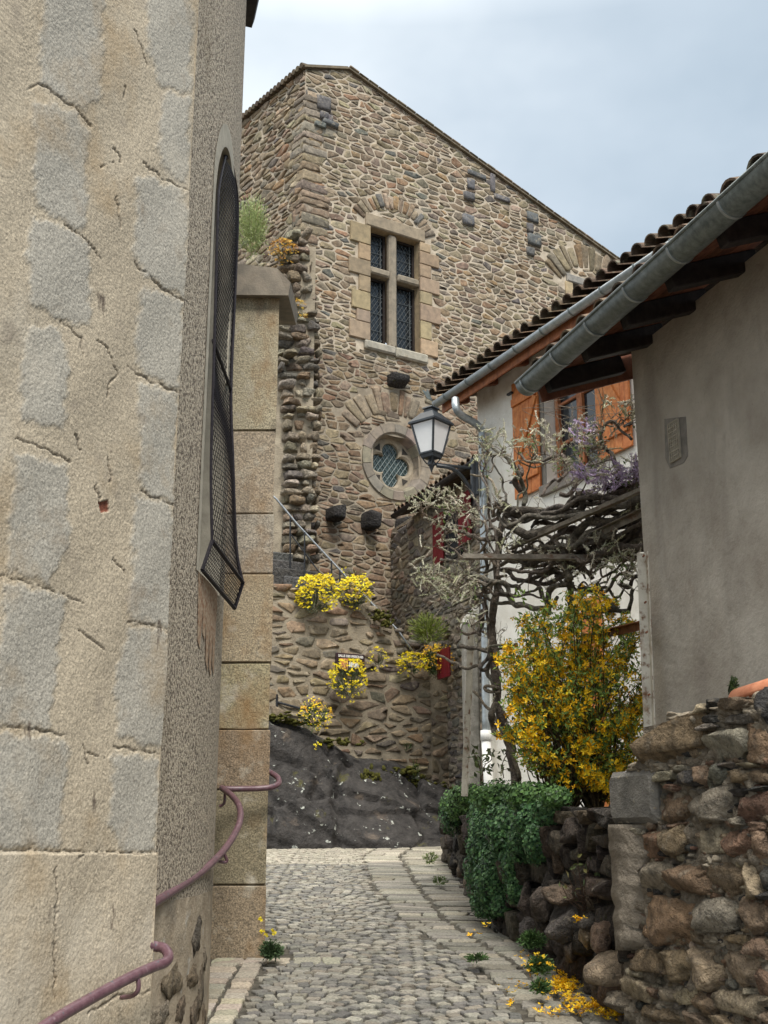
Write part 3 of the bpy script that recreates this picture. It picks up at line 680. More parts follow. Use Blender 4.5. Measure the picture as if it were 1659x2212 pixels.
rubble(sm, CP, FU, Z, FN, [(0, 1.3), (ur, 1.3), (ur, zsp), (0, zsp)], .225, .108, .022, .012, rng, BRL, holes, .10, 1, .08, 1.15)
def vous(r, pal, n, mbx, dep=.03):
    _, u, v, r0, r1, a0, a1 = r; a = a0; da = (a1 - a0) / n
    while a < a1 - da * .4:
        w = da * rng.uniform(.75, 1.3); q0, q1 = r0 * rng.uniform(.97, 1.03), r1 * rng.uniform(.93, 1.02); g = .008 / r0 * 1.2
        poly = [(u + math.cos(b) * q, v + math.sin(b) * q) for b, q in ((a + g, q0), (a + g, q1), (a + w - g, q1), (a + w - g, q0))][::-1]
        stone2d(mbx, CP, FU, Z, FN, poly, dep, rng, jit(rng.choices(pal[0], pal[1])[0], rng, .2), .1, 1); a += w
for r, n in zip(AR, (17, 15, 15)): vous(r, BR, n, sm)
# long quoins up the corner
v = at(650, 520, YC).z; QU = []
while v < c_top[1] - .55:
    h = rng.uniform(.10, .2); w1, w2 = rng.uniform(.3, .65), rng.uniform(.2, .5); c = jit(rng.choice(BR[0][:3] + [(.24, .21, .18)]), rng, .15)
    QU.append((v, h, w1, w2, c))
    v += h + .02
for v, h, w1, w2, c in QU: stone2d(sm, CP, FU, Z, FN, [(-.025, v), (w1 * .5, v), (w1, v + .01), (w1 - .02, v + h), (-.025, v + h)], .022, rng, c, .02, 1)
BD = ([(.12, .125, .135), (.15, .15, .155)], [1, 1])
def dark_block(x0, y0, x1, y1, dep=.07):
    u0, v1 = fu(x0, y0); u1, v0 = fu(x1, y1 + (x1 - x0) * .25)
    stone2d(sm, CP, FU, Z, FN, [(u0, v0), (u1, v0), (u1, v1), (u0, v1)], dep, rng, jit(BD[0][0], rng, .15), .05, 0)
for b in ((684, 205, 712, 238), (690, 242, 706, 258), (697, 244, 718, 262), (678, 262, 702, 276), (694, 258, 730, 272), (1008, 366, 1050, 380), (1008, 385, 1024, 408), (1000, 414, 1022, 432), (1058, 374, 1069, 415), (1066, 418, 1100, 432), (998, 462, 1022, 486), (1136, 455, 1162, 478), (1136, 482, 1150, 502), (1138, 505, 1166, 530), (1136, 534, 1152, 552)): dark_block(*b)
sm.build('front_stones', M['stone'], castle, True)
# side wall, seen very obliquely
se = su(515, 268); sr = su(672, 146)
SR = [(0, 1.3), (7, 1.3), (7, se[1] + (se[1] - sr[1]) * (7 - se[0]) / max(.1, se[0] - sr[0])), (0, sr[1])]
SR = [(0, 1.3), (7, 1.3), (7, c_top[1] - .15), (0, c_top[1])]
m2 = MB(); m2.add([CP + SU * u + Z * v for u, v in SR], [(3, 2, 1, 0)]); m2.build('side_wall', M['mortar'], castle)
s2 = MB(); rubble(s2, CP, SU, Z, SN, SR, .24, .11, .03, .026, rng, BR, (), .14, 1, .08, 1.1); [stone2d(s2, CP, SU, Z, SN, [(-.025, v), (w2, v), (w2 - .02, v + h), (-.025, v + h)], .026, rng, c, .02, 1) for v, h, w1, w2, c in QU]; s2.build('side_stones', M['stone'], castle, True)
bk = MB(); bk.add([fp(ur, 1.3), fp(ur, GAB[2][1]), fp(ur, 1.3, -6), fp(ur, GAB[2][1], -6)], [(0, 1, 3, 2)]); bk.build('end_wall', M['mortar'], castle)
# roof: thin tile edge along the verge, wavy eave tiles along the side
rf = MB()
def slab(a, b, back, th, over, colr):
    d = (b - a).normalized(); n_ = d.cross(FN).normalized();
    if n_.z < 0: n_ = -n_
    rf.loft([[a + FN * over, b + FN * over, b + FN * over + n_ * th, a + FN * over + n_ * th], [a - FN * back, b - FN * back, b - FN * back + n_ * th, a - FN * back + n_ * th]], colr)
slab(fp(*ap), fp(ur, GAB[2][1]), 7, .04, .07, (.85, .8, .72)); slab(fp(-.05, c_top[1]), fp(*ap), 7, .05, .06, (.9, .85, .76))
for i in range(46):
    t0 = i / 46; a = fp(ap[0] + (ur - ap[0]) * t0, ap[1] + (GAB[2][1] - ap[1]) * t0); dd = (fp(ur, GAB[2][1]) - fp(*ap)).normalized(); L_ = (fp(ur, GAB[2][1]) - fp(*ap)).length / 46
    nn = Vector((0, 0, 1)); up_ = dd.cross(FN); up_ = up_ if up_.z > 0 else -up_
    rf.box(a, dd, up_, FN, 0, L_ * .96, .042, .065 + rng.uniform(0, .018), -.5, .09, jit((1.1, 1.0, .85), rng, .3), .01)
for i in range(60):                             # rounded ends of the side eave tiles
    p = CP + SU * (i * .12) + Z * (c_top[1] - .15 * i * .12 / 7 + .03) + SN * .06
    rf.tube([p + SN * .05, p - SN * .6 + Z * .12], .055, jit((.7, .62, .55), rng, .3), 7)
rf.build('roof', M['tilelight'], castle)
# cross window
cw = MB(); D = .24
cw.build if False else None
def bar(mbx, u0, u1, v0, v1, n0, n1, col, bev=.015): mbx.box(CP, FU, Z, FN, u0, u1, v0, v1, n0, n1, col, bev)
SG, SO = (.27, .235, .185), (.35, .275, .18)
vm0, vm1 = fu(*c2(1065, 1375))[1] - .07, fu(*c2(1065, 1375))[1] + .07
mu = wl + (fu(*c2(1070, 1300))[0] + fu(*c2(1004, 1300))[0]) / 2 - wl
bar(cw, mu - .085, mu + .085, wb, wt, -.16, -.01, SG, .04)
bar(cw, wl, mu - .086, vm0, vm1, -.16, .02, SG, .03); bar(cw, mu + .086, wr, vm0, vm1, -.16, .02, SG, .03)
cross = cw.build('window_cross', M['dressed'], castle)
rv = MB(); 
for a, b in (((wl, wb), (wl, wt)), ((wr, wt), (wr, wb)), ((wl, wt), (wr, wt)), ((wr, wb), (wl, wb))):
    rv.quad(fp(*a), fp(*b), fp(*b, -.4), fp(*a, -.4), (.36, .28, .18))
rv.build('window_reveal', M['dressed'], castle)
sr_ = MB()
bar(sr_, wl - .10, wr + .12, wt + .002, wt + .26, -.05, .045, (.30, .25, .185), .02); bar(sr_, wl - .12, mu, wb - .17, wb - .002, -.05, .085, (.36, .34, .29), .03); bar(sr_, mu + .005, wr + .14, wb - .19, wb - .002, -.05, .085, (.38, .36, .30), .03)
for side in (0, 1):
    v = wb + .0; i = 0
    while v < wt - .02:
        h = min(rng.uniform(.22, .36), wt - v); h = h if wt - v - h > .1 else wt - v
        w = (.26 if i % 2 else .42) * rng.uniform(.9, 1.1) * (1 if side == 0 else 1.0); c = jit(rng.choice([SO, (.33, .26, .18), (.38, .295, .195), (.31, .255, .19)]), rng, .1)
        if side == 0:
            bar(sr_, wl - w, wl, v + .004, v + h - .004, -.05, .045, c, .012)
        else: bar(sr_, wr, wr + w, v + .004, v + h - .004, -.05, .045, c, .012)
        v += h; i += 1
sr_.build('window_surround', M['dressed'], castle)
def lattice(mbx, inside, u0, v0, u1, v1, du, dv, r, n):
    # diamond cames, kept only where they lie inside the opening
    slope = dv / du; k = -int((u1 - u0) / du) - 2
    for sgn in (1, -1):
        for k in range(-40, 60):
            pts = []
            uu_ = u0
            while uu_ <= u1 + 1e-6:
                vv_ = v0 + k * dv + sgn * slope * (uu_ - u0)
                if v0 <= vv_ <= v1 and inside(uu_, vv_): pts.append((uu_, vv_))
                else:
                    if len(pts) > 1: mbx.tube([fp(*pts[0], n), fp(*pts[-1], n)], r, n=4, caps=False)
                    pts = []
                uu_ += .012
            if len(pts) > 1: mbx.tube([fp(*pts[0], n), fp(*pts[-1], n)], r, n=4, caps=False)
for (a, b) in ((wl, mu - .086), (mu + .086, wr)):
    for (c, d) in ((wb, vm0), (vm1, wt)):
        g_ = MB(); g_.quad(fp(a, c, -.22), fp(b, c, -.22), fp(b, d, -.22), fp(a, d, -.22)); po = g_.build('window_pane', M['glass'], castle)
        f_ = MB(); w = .045
        for q in ((a, a + w, c, d), (b - w, b, c, d), (a + w, b - w, c, c + w), (a + w, b - w, d - w, d)): bar(f_, *q, -.215, -.165, (.7, .6, .5), .004)
        f_.build('frame', M['rafter'], po)
        l_ = MB(); lattice(l_, lambda u, v: True, a + w, c + w, b - w, d - w, .085, .13, .0035, -.205)
        for k in range(1, 4): l_.tube([fp(a + w, c + (d - c) * k / 4, -.195), fp(b - w, c + (d - c) * k / 4, -.195)], .006, n=4)
        l_.tube([fp(b - w - .05, c + w, -.19), fp(b - w - .05, d - w, -.19)], .008, n=4)
        l_.build('lead_cames', M['lead'], po)
# oculus with quatrefoil tracery
def circ(r, n, k=96): return [fp(oc[0] + math.cos(6.28318 * i / k) * r, oc[1] + math.sin(6.28318 * i / k) * r, n) for i in range(k)]
ow = MB(); ro, ri, rq = orad, orad * .74, orad * .66
nb = 15; K = 96
for b in range(nb):
    i0, i1 = int(K * b / nb), int(K * (b + 1) / nb); c = jit((.27, .24, .195), rng, .16); rings = []
    for r, n_ in ((ro * rng.uniform(.96, 1.05), -.03), (ro * rng.uniform(.97, 1.0), .035), (ri + .02, .04), (ri, .02), (rq, -.22)):
        rings.append([fp(oc[0] + math.cos(6.28318 * (i + (.12 if i == i0 else -.12 if i == i1 else 0)) / K) * r, oc[1] + math.sin(6.28318 * (i + (.12 if i == i0 else -.12 if i == i1 else 0)) / K) * r, n_) for i in range(i0, i1 + 1)])
    ow.loft(rings, c, False, False)
ow.loft([circ(ro * .97, .025), circ(ri, .015), circ(rq, -.225)], (.16, .14, .11), False)
oc_o = ow.build('oculus_ring', M['dressed'], castle)
dq, aq = rq * .50, rq * .36
def quat(th):
    best = rq * .30
    for k in range(4):
        c_ = k * math.pi / 2; dd = th - c_; disc = aq * aq - (dq * math.sin(dd)) ** 2
        if disc >= 0 and math.cos(dd) > 0: best = max(best, dq * math.cos(dd) + math.sqrt(disc))
    return best
K2 = 192; tr = MB(); ring = lambda f, n_: [fp(oc[0] + math.cos(6.28318 * i / K2) * f(6.28318 * i / K2), oc[1] + math.sin(6.28318 * i / K2) * f(6.28318 * i / K2), n_) for i in range(K2)]
tr.loft([ring(lambda t: rq * 1.02, -.17), ring(lambda t: quat(t) + .05, -.165), ring(lambda t: quat(t), -.19), ring(lambda t: quat(t), -.26)], (.33, .285, .22), False)
for k in range(4):                             # dark triangles, the shade of pierced spandrels put into their colour
    a = math.pi / 4 + k * math.pi / 2; c_ = fp(oc[0] + math.cos(a) * rq * .80, oc[1] + math.sin(a) * rq * .80, -.16); d_ = FU * math.cos(a) + Z * math.sin(a); e_ = FU * -math.sin(a) + Z * math.cos(a)
    tr.add([c_ + d_ * rq * .10 + e_ * rq * .17, c_ + d_ * rq * .10 - e_ * rq * .17, c_ - d_ * rq * .13], [(0, 1, 2)], (.05, .045, .04))
tr.build('tracery', M['dressed'], oc_o, False)
g_ = MB(); g_.add(ring(lambda t: quat(t) * 1.01, -.245), [tuple(range(K2))]); go = g_.build('oculus_pane', M['greenglass'], castle)
l_ = MB()
ins = lambda u, v: math.hypot(u - oc[0], v - oc[1]) < quat(math.atan2(v - oc[1], u - oc[0]))
lattice(l_, ins, oc[0] - rq, oc[1] - rq, oc[0] + rq, oc[1] + rq, .095, .135, .0065, -.235); l_.build('lead_cames', M['leadlight'], go)
# little window at the right
sw_ = MB(); sw_.quad(fp(s_l, s_b, -.3), fp(s_r, s_b, -.3), fp(s_r, s_t, -.3), fp(s_l, s_t, -.3)); sw_.build('window_pane', M['glass'], castle)
s3 = MB(); bar(s3, s_l - .16, s_r + .2, s_t + .002, s_t + .18, -.3, .05, (.27, .26, .24), .02); bar(s3, s_l - .2, s_l, s_b, s_t, -.3, .04, (.42, .34, .22), .02); s3.build('window_surround', M['dressed'], castle)
# corbels
for (x, y, w, h, nn) in ((855, 826, 21, 14, .22), (717, 1110, 15, 19, .30), (793, 1128, 15, 19, .30), (868, 1142, 17, 20, .30)):
    u, v = fu(x, y); s_ = pxm(x, y, fp(u, v).y) ; cb = MB(); ww, hh = w * s_ / .9, h * s_
    boulder(cb, fp(u, v, nn * .3), FU, Z, FN, ww, hh, nn * .75, rng, (.055, .052, .052), 6, .06, (20, 14), 2); cb.build('corbel', M['lava'], castle, True)

# ------------------------------------------------------------------ ruined stub wall in front of the castle corner
YS = 17.4
stub = thing('ruined_wall', 'ragged broken stub of rubble wall with moss jutting at the castle corner', 'wall', tuple(at(645, 1190, YS)))
sb = MB(); EU = Vector((.93, .36, 0)).normalized(); EN = Vector((.36, -.93, 0)).normalized()
GC = ([(.40, .365, .30), (.33, .285, .225), (.22, .205, .19), (.52, .46, .36), (.34, .26, .19)], [3, 4, 2, 2, 2])
y = 1215
edge = [(500, 640, 668), (560, 622, 668), (640, 612, 682), (760, 612, 690), (860, 625, 690), (1000, 628, 690), (1100, 628, 684), (1215, 630, 690)]
def ed(y):
    for (a, b) in zip(edge[:-1], edge[1:]):
        if a[0] <= y <= b[0]:
            k = (y - a[0]) / (b[0] - a[0]); return a[1] + (b[1] - a[1]) * k, a[2] + (b[2] - a[2]) * k
    return edge[0][1:]
while y > 500:
    h = rng.uniform(11, 24); l, r = ed(y - h / 2); x = l - 18
    while x < r - 4:
        w = min(rng.uniform(14, 42), r - x + rng.uniform(-6, 6)); s_ = pxm(x, y, YS)
        p = at(x + w / 2, y - h / 2, YS + rng.uniform(-.05, .12) + (x - l) * .002)
        boulder(sb, p, EU, Z, EN, w * s_ * .56, h * s_ * .54, rng.uniform(.12, .20), rng, jit(rng.choices(GC[0], GC[1])[0], rng, .2), 5, .14, (14, 9), 10); x += w + 1
    y -= h + 1.5
sb.build('stones', M['bigstone'], stub, True)
co_ = MB(); ct = at(640, 520, YS + .25).z
for (xx0, y0, y1) in ((560, 1290, 600), (612, 600, 530)):
    a = at(xx0, 900, YS + .05); b = at(676, 900, YS + .05); za, zb2 = at(xx0, y0, YS).z, at(xx0, y1, YS).z
    a0 = Vector((a.x, a.y, min(za, zb2))); b0 = Vector((b.x, b.y, min(za, zb2))); up = Z * (abs(zb2 - za)); bk = Vector((-.2, 1.0, 0))
    co_.loft([[a0, b0, b0 + bk, a0 + bk], [a0 + up, b0 + up, b0 + bk + up, a0 + bk + up]])
co_.build('mortar', M['mortar_brown'], stub)

# ------------------------------------------------------------------ stair wall with its steps and railing
SWU = Vector((math.sin(R(62)), math.cos(R(62)), 0)); SWN = Vector((SWU.y, -SWU.x, 0)); SP = at(750, 1410, 16.4); SP.z = 0
def wu(vx, vy): p = onp(vx, vy, SP, SWN); return (p - SP).dot(SWU), p.z
def wp(u, v, n=0): return SP + SWU * u + Z * v + SWN * n
swall = thing('stair_wall', 'crumbling mortared rubble wall below the stairs with yellow plants rooted in it', 'wall', tuple(wp(0, 1.45)))
top = [wu(*q) for q in ((540, 1262), (640, 1275), (800, 1312), (860, 1362), (930, 1440), (1010, 1492), (1090, 1500))]
reg = [(top[0][0] - .6, 1.2), (top[-1][0], 1.2)] + top[::-1] + [(top[0][0] - .6, top[0][1])]
mm = MB(); wbk = -.9
pts_f = [wp(u, v) for u, v in reg]; pts_b = [wp(u, v, wbk) for u, v in reg]; mm.loft([pts_f, pts_b])
mm.build('mortar', M['mortar_brown'], swall)
DS = ([(.19, .155, .115), (.235, .19, .135), (.155, .14, .12), (.20, .145, .10), (.28, .235, .17)], [4, 4, 2, 1.5, 2])
ss = MB()
conv = [[(reg[0][0], 1.2), (top[4][0], 1.2), (top[4][0], top[4][1]), (top[3][0], top[3][1]), (top[2][0], top[2][1]), (reg[0][0], top[2][1])], [(top[4][0], 1.2), (top[-1][0], 1.2), (top[-1][0], top[-1][1] - .02), (top[4][0], top[5][1])], [(reg[0][0], top[2][1]), (top[2][0], top[2][1]), (top[0][0], top[0][1])]]
for r_ in conv: rubble(ss, SP, SWU, Z, SWN, r_, .27, .125, .045, .022, rng, DS, (), .2, 1, .10, 1.15)
for k in range(26):                            # loose coping stones along the broken top
    i = rng.randrange(len(top) - 1); t = rng.random(); u = top[i][0] + (top[i + 1][0] - top[i][0]) * t; v = top[i][1] + (top[i + 1][1] - top[i][1]) * t
    boulder(ss, wp(u, v + .01, -.08), SWU, Z, SWN, rng.uniform(.08, .22), rng.uniform(.03, .08), .15, rng, jit(rng.choice(DS[0]), rng, .2), 2.8, .12, (10, 7))
ss.build('stones', M['stone'], swall, True)
stairs = thing('stone_stairs', 'dark worn stone steps climbing behind the flower topped wall', 'stairs', tuple(at(640, 1240, 17.0)))
for i in range(13):
    m = MB(); vx = 905 - i * 26; vy = 1430 - i * 19; p = at(vx, vy, 17.35 - i * .03)
    m.box(p, SWU, Z, SWN, -.55, .18, -.30, 0, -.5, .30, jit((.10, .10, .10), rng, .25), .02); m.build('step', M['lava'], stairs)
rl = thing('stair_railing', 'thin galvanised stair railing running down from the castle corner', 'railing', tuple(at(655, 1240, 16.8)))
m = MB(); m.tube([at(560, 1046, 16.6), at(597, 1078, 16.65), at(640, 1130, 16.7), at(745, 1243, 16.8), at(860, 1362, 16.75), at(892, 1408, 16.7)], .015, n=8); m.build('rail', M['railgrey'], rl, True)
for (x, y0, y1) in ((627, 1115, 1240), (658, 1150, 1250), (716, 1212, 1275), (734, 1232, 1285)):
    m = MB(); m.tube([at(x, y0, 16.7), at(x, y1, 16.7)], .013, n=6); m.build('post', M['iron'], rl)
m = MB(); m.tube([at(625, 1150, 16.72), at(700, 1250, 16.75)], .011, n=6); m.build('lower_bar', M['iron'], rl)
lr = thing('low_iron_rail', 'short black iron rail just above the dark rock', 'railing', tuple(at(600, 1510, 15.9)))
m = MB(); m.tube([at(575, 1518, 15.95), at(600, 1517, 15.9), at(655, 1532, 15.85), at(672, 1534, 15.9)], .016, n=6); m.build('rail', M['iron'], lr)
for x in (598, 668): m = MB(); m.tube([at(x, 1500 if x < 600 else 1524, 15.9), at(x, 1555, 15.9)], .017, n=6); m.build('post', M['iron'], lr)

# ------------------------------------------------------------------ dark rock outcrop
rk = MB(); NX, NY = 110, 60; off = Vector((4, 8, 1))
crest = [(540, 1535), (585, 1552), (660, 1575), (715, 1605), (770, 1640), (850, 1645), (930, 1690), (990, 1712), (1080, 1740), (1150, 1760)]
def crv(x):
    for a, b in zip(crest[:-1], crest[1:]):
        if a[0] <= x <= b[0]: return a[1] + (b[1] - a[1]) * (x - a[0]) / (b[0] - a[0])
    return crest[-1][1]
vs = []
for j in range(NY + 1):
    for i in range(NX + 1):
        x = 540 + 610 * i / NX; t = j / NY; ky = t if t < .78 else .78
        y0 = 1850; Yb = 14.45 + .55 * (i / NX); Yt = 15.28 + 1.45 * (i / NX)
        if t <= .8: k = t / .8; y = y0 + (crv(x) - y0) * k; Y = Yb + (Yt - Yb) * (k ** 1.25)
        else: k = (t - .8) / .2; y = crv(x) - 4 * k; Y = Yt + .9 * k
        p = at(x, y, Y)
        q = p * 1.0
        d = noise.noise(q * .5 + off) * .12 + noise.noise(q * 2.5 + off) * .022 + noise.noise(q * 9 + off) * .012
        vv = noise.voronoi(q * Vector((.9, .9, 1.5)) + off)[0]; d -= .07 * max(0, 1 - (vv[1] - vv[0]) / .06); c0 = noise.voronoi(q * Vector((.9, .9, 1.5)) + off)[1][0]; dq_ = q * Vector((.9, .9, 1.5)) + off - c0; nn_ = noise.cell_vector(c0 * 3.3) - Vector((.5, .5, .5)); d += max(-.12, min(.12, dq_.dot(nn_) * .42))
        # slanting ledges
        led = ((q.x * .55 + q.z * 1.15 + noise.noise(q * 1.1) * .35) % .62) / .62; d += (.05 if led > .5 else -.02) * (1 if .06 < t < .8 else .3)
        cr_ = abs(x - 745 - (1650 - y) * .10 + 22 * noise.noise(q * 2)); d -= .16 * max(0, 1 - cr_ / 14)
        vs.append(p + Vector((.15, -.8, .45)) * d * (.35 if t > .75 else 1))
rk.add(vs, [(j * (NX + 1) + i, j * (NX + 1) + i + 1, (j + 1) * (NX + 1) + i + 1, (j + 1) * (NX + 1) + i) for j in range(NY) for i in range(NX)])
ro_ = rk.build('rock_outcrop', M['rock'], None, True); tag(ro_, 'dark bare rock outcrop with pale lichen at the foot of the stair wall', 'rock')
ms = MB()
for (x, y, w, h) in ((600, 1550, 30, 8), (640, 1560, 26, 7), (735, 1605, 26, 9), (870, 1665, 30, 11), (905, 1690, 26, 9), (945, 1705, 30, 8), (800, 1680, 14, 20), (985, 1712, 20, 6), (820, 1330, 14, 10), (835, 1345, 10, 10)):
    Y = 15.2 + 1.45 * (x - 540) / 610 if y > 1400 else 16.5
    for k in range(30): p = at(x + rng.gauss(0, w) * .8, y + rng.gauss(0, h) * .5, Y - (.25 if x == 800 else 0) + rng.uniform(-.05, .02)); s_ = pxm(x, y, Y); boulder(ms, p, SWU, Z, SWN, w * s_ * rng.uniform(.1, .3), min(w, h) * s_ * rng.uniform(.25, .5), .05, rng, (1, 1, 1), 2, .4, (9, 6))
ms_o = ms.build('moss', M['moss'], None, True); tag(ms_o, 'olive green moss cushions along the top of the dark rock', 'moss', kind='stuff')
rng = random.Random(23)
def line_house(G, ang):
    u = Vector((-math.sin(R(ang)), math.cos(R(ang)), 0)); n = Vector((math.cos(R(ang)), math.sin(R(ang)), 0)); return u, n
def halfpipe(mb, a, b, r, th=.004, n=12, a0=180, a1=360, side=None):
    d = (b - a).normalized(); s = d.cross(Z).normalized(); up = s.cross(d)
    if up.z < 0: up = -up
    prof = [(math.cos(R(a0 + (a1 - a0) * i / n)) * r, math.sin(R(a0 + (a1 - a0) * i / n)) * r) for i in range(n + 1)]
    prof += [(x * (1 - th / r), y * (1 - th / r)) for x, y in prof[::-1]]
    mb.loft([[a + s * x + up * y for x, y in prof], [b + s * x + up * y for x, y in prof]])
def tiles(mb, e0, e1, n, slope, r, sp, ln, rows, rng, c, over=.05):
    """canal tiles: covers (convex) over pans, from the eave line e0-e1 up the slope along n"""
    d = (e1 - e0); L_ = d.length; d = d.normalized(); up = (n * math.cos(slope) + Z * math.sin(slope)); nn = Z * math.cos(slope) - n * math.sin(slope)
    k = int(L_ / sp)
    for i in range(k + 1):
        for j in range(rows):
            p = e0 + d * (i * sp + rng.uniform(-.008, .008)) + up * (j * ln * .86 - over + rng.uniform(-.012, .012)) + nn * (.02 + .012 * (j % 2)); col = jit(c, rng, .35)
            r0, r1 = r * rng.uniform(.96, 1.04), r * .86; prof = lambda q, z: [p + d * (math.cos(t) * q) + nn * (math.sin(t) * q * .95) + up * z for t in [math.pi * s / 8 for s in range(9)]]
            o0, o1 = prof(r0, 0), prof(r1, ln); i0, i1 = prof(r0 - .014, 0), prof(r1 - .014, ln)
            mb.loft([i1[::-1] and i0, o0, o1], col, False, False); mb.add(i0 + i1, [(s, s + 1, s + 10, s + 9) for s in range(8)], tuple(x * .8 for x in col))
def shutter(name, P, U, N, u0, u1, v0, v1, m, parent, brace=True, planks=4, flip=False):
    sh = MB(); w = (u1 - u0) / planks
    for i in range(planks): sh.box(P, U, Z, N, u0 + i * w + .002, u0 + (i + 1) * w - .002, v0, v1, .02, .048, jit((1, 1, 1), rng, .12), .004)
    if brace:
        for vv in (v0 + .22, v1 - .26): sh.box(P, U, Z, N, u0 + .015, u1 - .015, vv - .05, vv + .05, .05, .075, (1, .95, .9), .006)
        a, b = (u0 + .03, v0 + .28), (u1 - .03, v1 - .32)
        if flip: a, b = (u1 - .03, v0 + .28), (u0 + .03, v1 - .32)
        q = Vector((b[0] - a[0], b[1] - a[1])).normalized(); ux = U * q.x + Z * q.y; uy = U * -q.y + Z * q.x
        sh.box(P + U * a[0] + Z * a[1], ux, uy, N, 0, math.hypot(b[0] - a[0], b[1] - a[1]), -.04, .04, .05, .072, (.95, .95, .9), .006)
    o = sh.build(name, m, parent)
    if brace:
        for vv in (v0 + .22, v1 - .12): h = MB(); h.box(P, U, Z, N, (u0 if not flip else u1) - .05, (u0 if not flip else u1) + .05, vv - .012, vv + .012, .05, .085); h.build('hinge', M['iron'], o)
    return o

# ------------------------------------------------------------------ far stone house with red shutters
hc = thing('stone_house', 'low rubble stone house with dark red shutters tucked below the castle window', 'house', (1.2, 16.5, 1.5))
uc_, nc_ = line_house(None, 21); G1 = at(1030, 1000, 15.4); G0_ = G1 + uc_ * 3.05
zC = G1.z
WC = Vector((G1.x, G1.y, 0)) + nc_ * .30; NCW = -nc_
tC = (zC - at(865, 1110, 18.2).z)
core = MB(); a = WC - uc_ * 2.2; b = WC + uc_ * 4.2
core.loft([[a + Z * 1.2, b + Z * 1.2, b + nc_ * 3.2 + Z * 1.2, a + nc_ * 3.2 + Z * 1.2], [a + Z * (zC + .05), b + Z * (zC + .05), b + nc_ * 3.2 + Z * (zC + 1.2), a + nc_ * 3.2 + Z * (zC + 1.2)]])
core.build('wall', mat('mortar_house', (.20, .17, .13), (.36, .31, .24), 5, 8, .95, .8, 45, .02), hc)
GS = ([(.17, .155, .135), (.24, .21, .17), (.12, .115, .11), (.28, .23, .17)], [4, 3, 2, 1.5])
st_ = MB(); rubble(st_, WC, -uc_, Z, NCW, [(-4.2, 1.2), (2.2, 1.2), (2.2, zC), (-4.2, zC)], .20, .10, .03, .022, rng, GS, (), .15, 1, .12); st_.build('stones', M['stone'], hc, True)
rf = MB(); e0, e1 = G1 - uc_ * 2 , G0_
rf.loft([[e0 - nc_ * .02 + Z * .0, e1 - nc_ * .02, e1 + nc_ * 3 + Z * .9, e0 + nc_ * 3 + Z * .9], [e0 + Z * .05, e1 + Z * .05, e1 + nc_ * 3 + Z * .95, e0 + nc_ * 3 + Z * .95]], (.5, .45, .4))
tiles(rf, e0 + Z * .04, e1 + Z * .04, nc_, math.atan(.3), .075, .165, .42, 7, rng, (.95, .85, .75)); rf.build('roof', M['tile'], hc)
gt = MB(); halfpipe(gt, e0 - nc_ * .05 + Z * .02, e1 - nc_ * .05 + Z * .02, .055); gt.build('gutter', M['rafter'], hc, True)
def cu(vx, vy): p = onp(vx, vy, WC + NCW * .06, NCW); return (p - WC).dot(-uc_), p.z
for (xa, ya, xb, yb) in ((939, 1118, 961, 1225), (994, 1072, 1020, 1180)):
    (u0, _), (u1, _) = cu(xa, (ya + yb) / 2), cu(xb, (ya + yb) / 2); v1, v0 = cu(xa, ya)[1], cu(xa, yb)[1]
    shutter('shutter', WC + NCW * .05, -uc_, NCW, u0, u1, v0, v1, M['redpaint'], hc, False, 3)
u0, u1 = cu(961, 1150)[0] + .02, cu(994, 1150)[0]; v1, v0 = cu(961, 1105)[1], cu(961, 1215)[1]
g_ = MB(); g_.box(WC, -uc_, Z, NCW, u0, u1, v0, v1, .0, .055); w_ = g_.build('window', M['glass'], hc)
for (xa, ya, xb, yb) in ((976, 1408, 1003, 1470),):
    (u0, _), (u1, _) = cu(xa, (ya + yb) / 2), cu(xb, (ya + yb) / 2); v1, v0 = cu(xa, ya)[1], cu(xa, yb)[1]
    shutter('shutter', WC + NCW * .25, -uc_, NCW, u0, u1, v0, v1, M['redpaint'], hc, False, 3)

# ------------------------------------------------------------------ white house
hb = thing('white_house', 'white rendered house with orange wooden shutters and zinc gutter', 'house', (2.4, 12, 1.3))
ub, nb_ = line_house(None, 26); GB = at(945, 868, 14.0); zB = GB.z
WB = Vector((at(1031, 880, 13.95).x, at(1031, 880, 13.95).y, 0)); NB = -nb_
def bu(vx, vy): p = onp(vx, vy, WB, NB); return (p - WB).dot(-ub), p.z
def bp(u, v, n=0): return WB - ub * u + Z * v + NB * n
LB = 5.4; ztB = zB + .14
ov = -(GB - WB).dot(NB) if False else (GB - WB).dot(NB)
slopeB = math.atan(.30); ztB = zB + ov * .30 - .02
(a0, _), (a1, _) = bu(1178, 950), bu(1291, 950); wz1 = bu(1118, 828)[1]; wz0 = bu(1118, 1078)[1]
(d0, _), (d1, _) = bu(1268, 1450), bu(1306, 1450)
W_ = MB(); sheet(W_, (0, 0.8, LB, ztB), [(a0, wz0, a1, wz1)], lambda u, v: bp(u, v))
for q in ((0,), (LB,)): W_.quad(bp(q[0], .8), bp(q[0], .8, -4), bp(q[0], ztB + 1.2, -4), bp(q[0], ztB))
W_.loft([[bp(a0, wz0), bp(a1, wz0), bp(a1, wz1), bp(a0, wz1)], [bp(a0, wz0, -.25), bp(a1, wz0, -.25), bp(a1, wz1, -.25), bp(a0, wz1, -.25)]], (1, 1, 1), False)
W_.build('wall', M['white'], hb)
sr2 = MB(); bar2 = lambda mbx, u0, u1, v0, v1, n0, n1, col=(1, 1, 1), bev=.004: mbx.box(WB, -ub, Z, NB, u0, u1, v0, v1, n0, n1, col, bev)
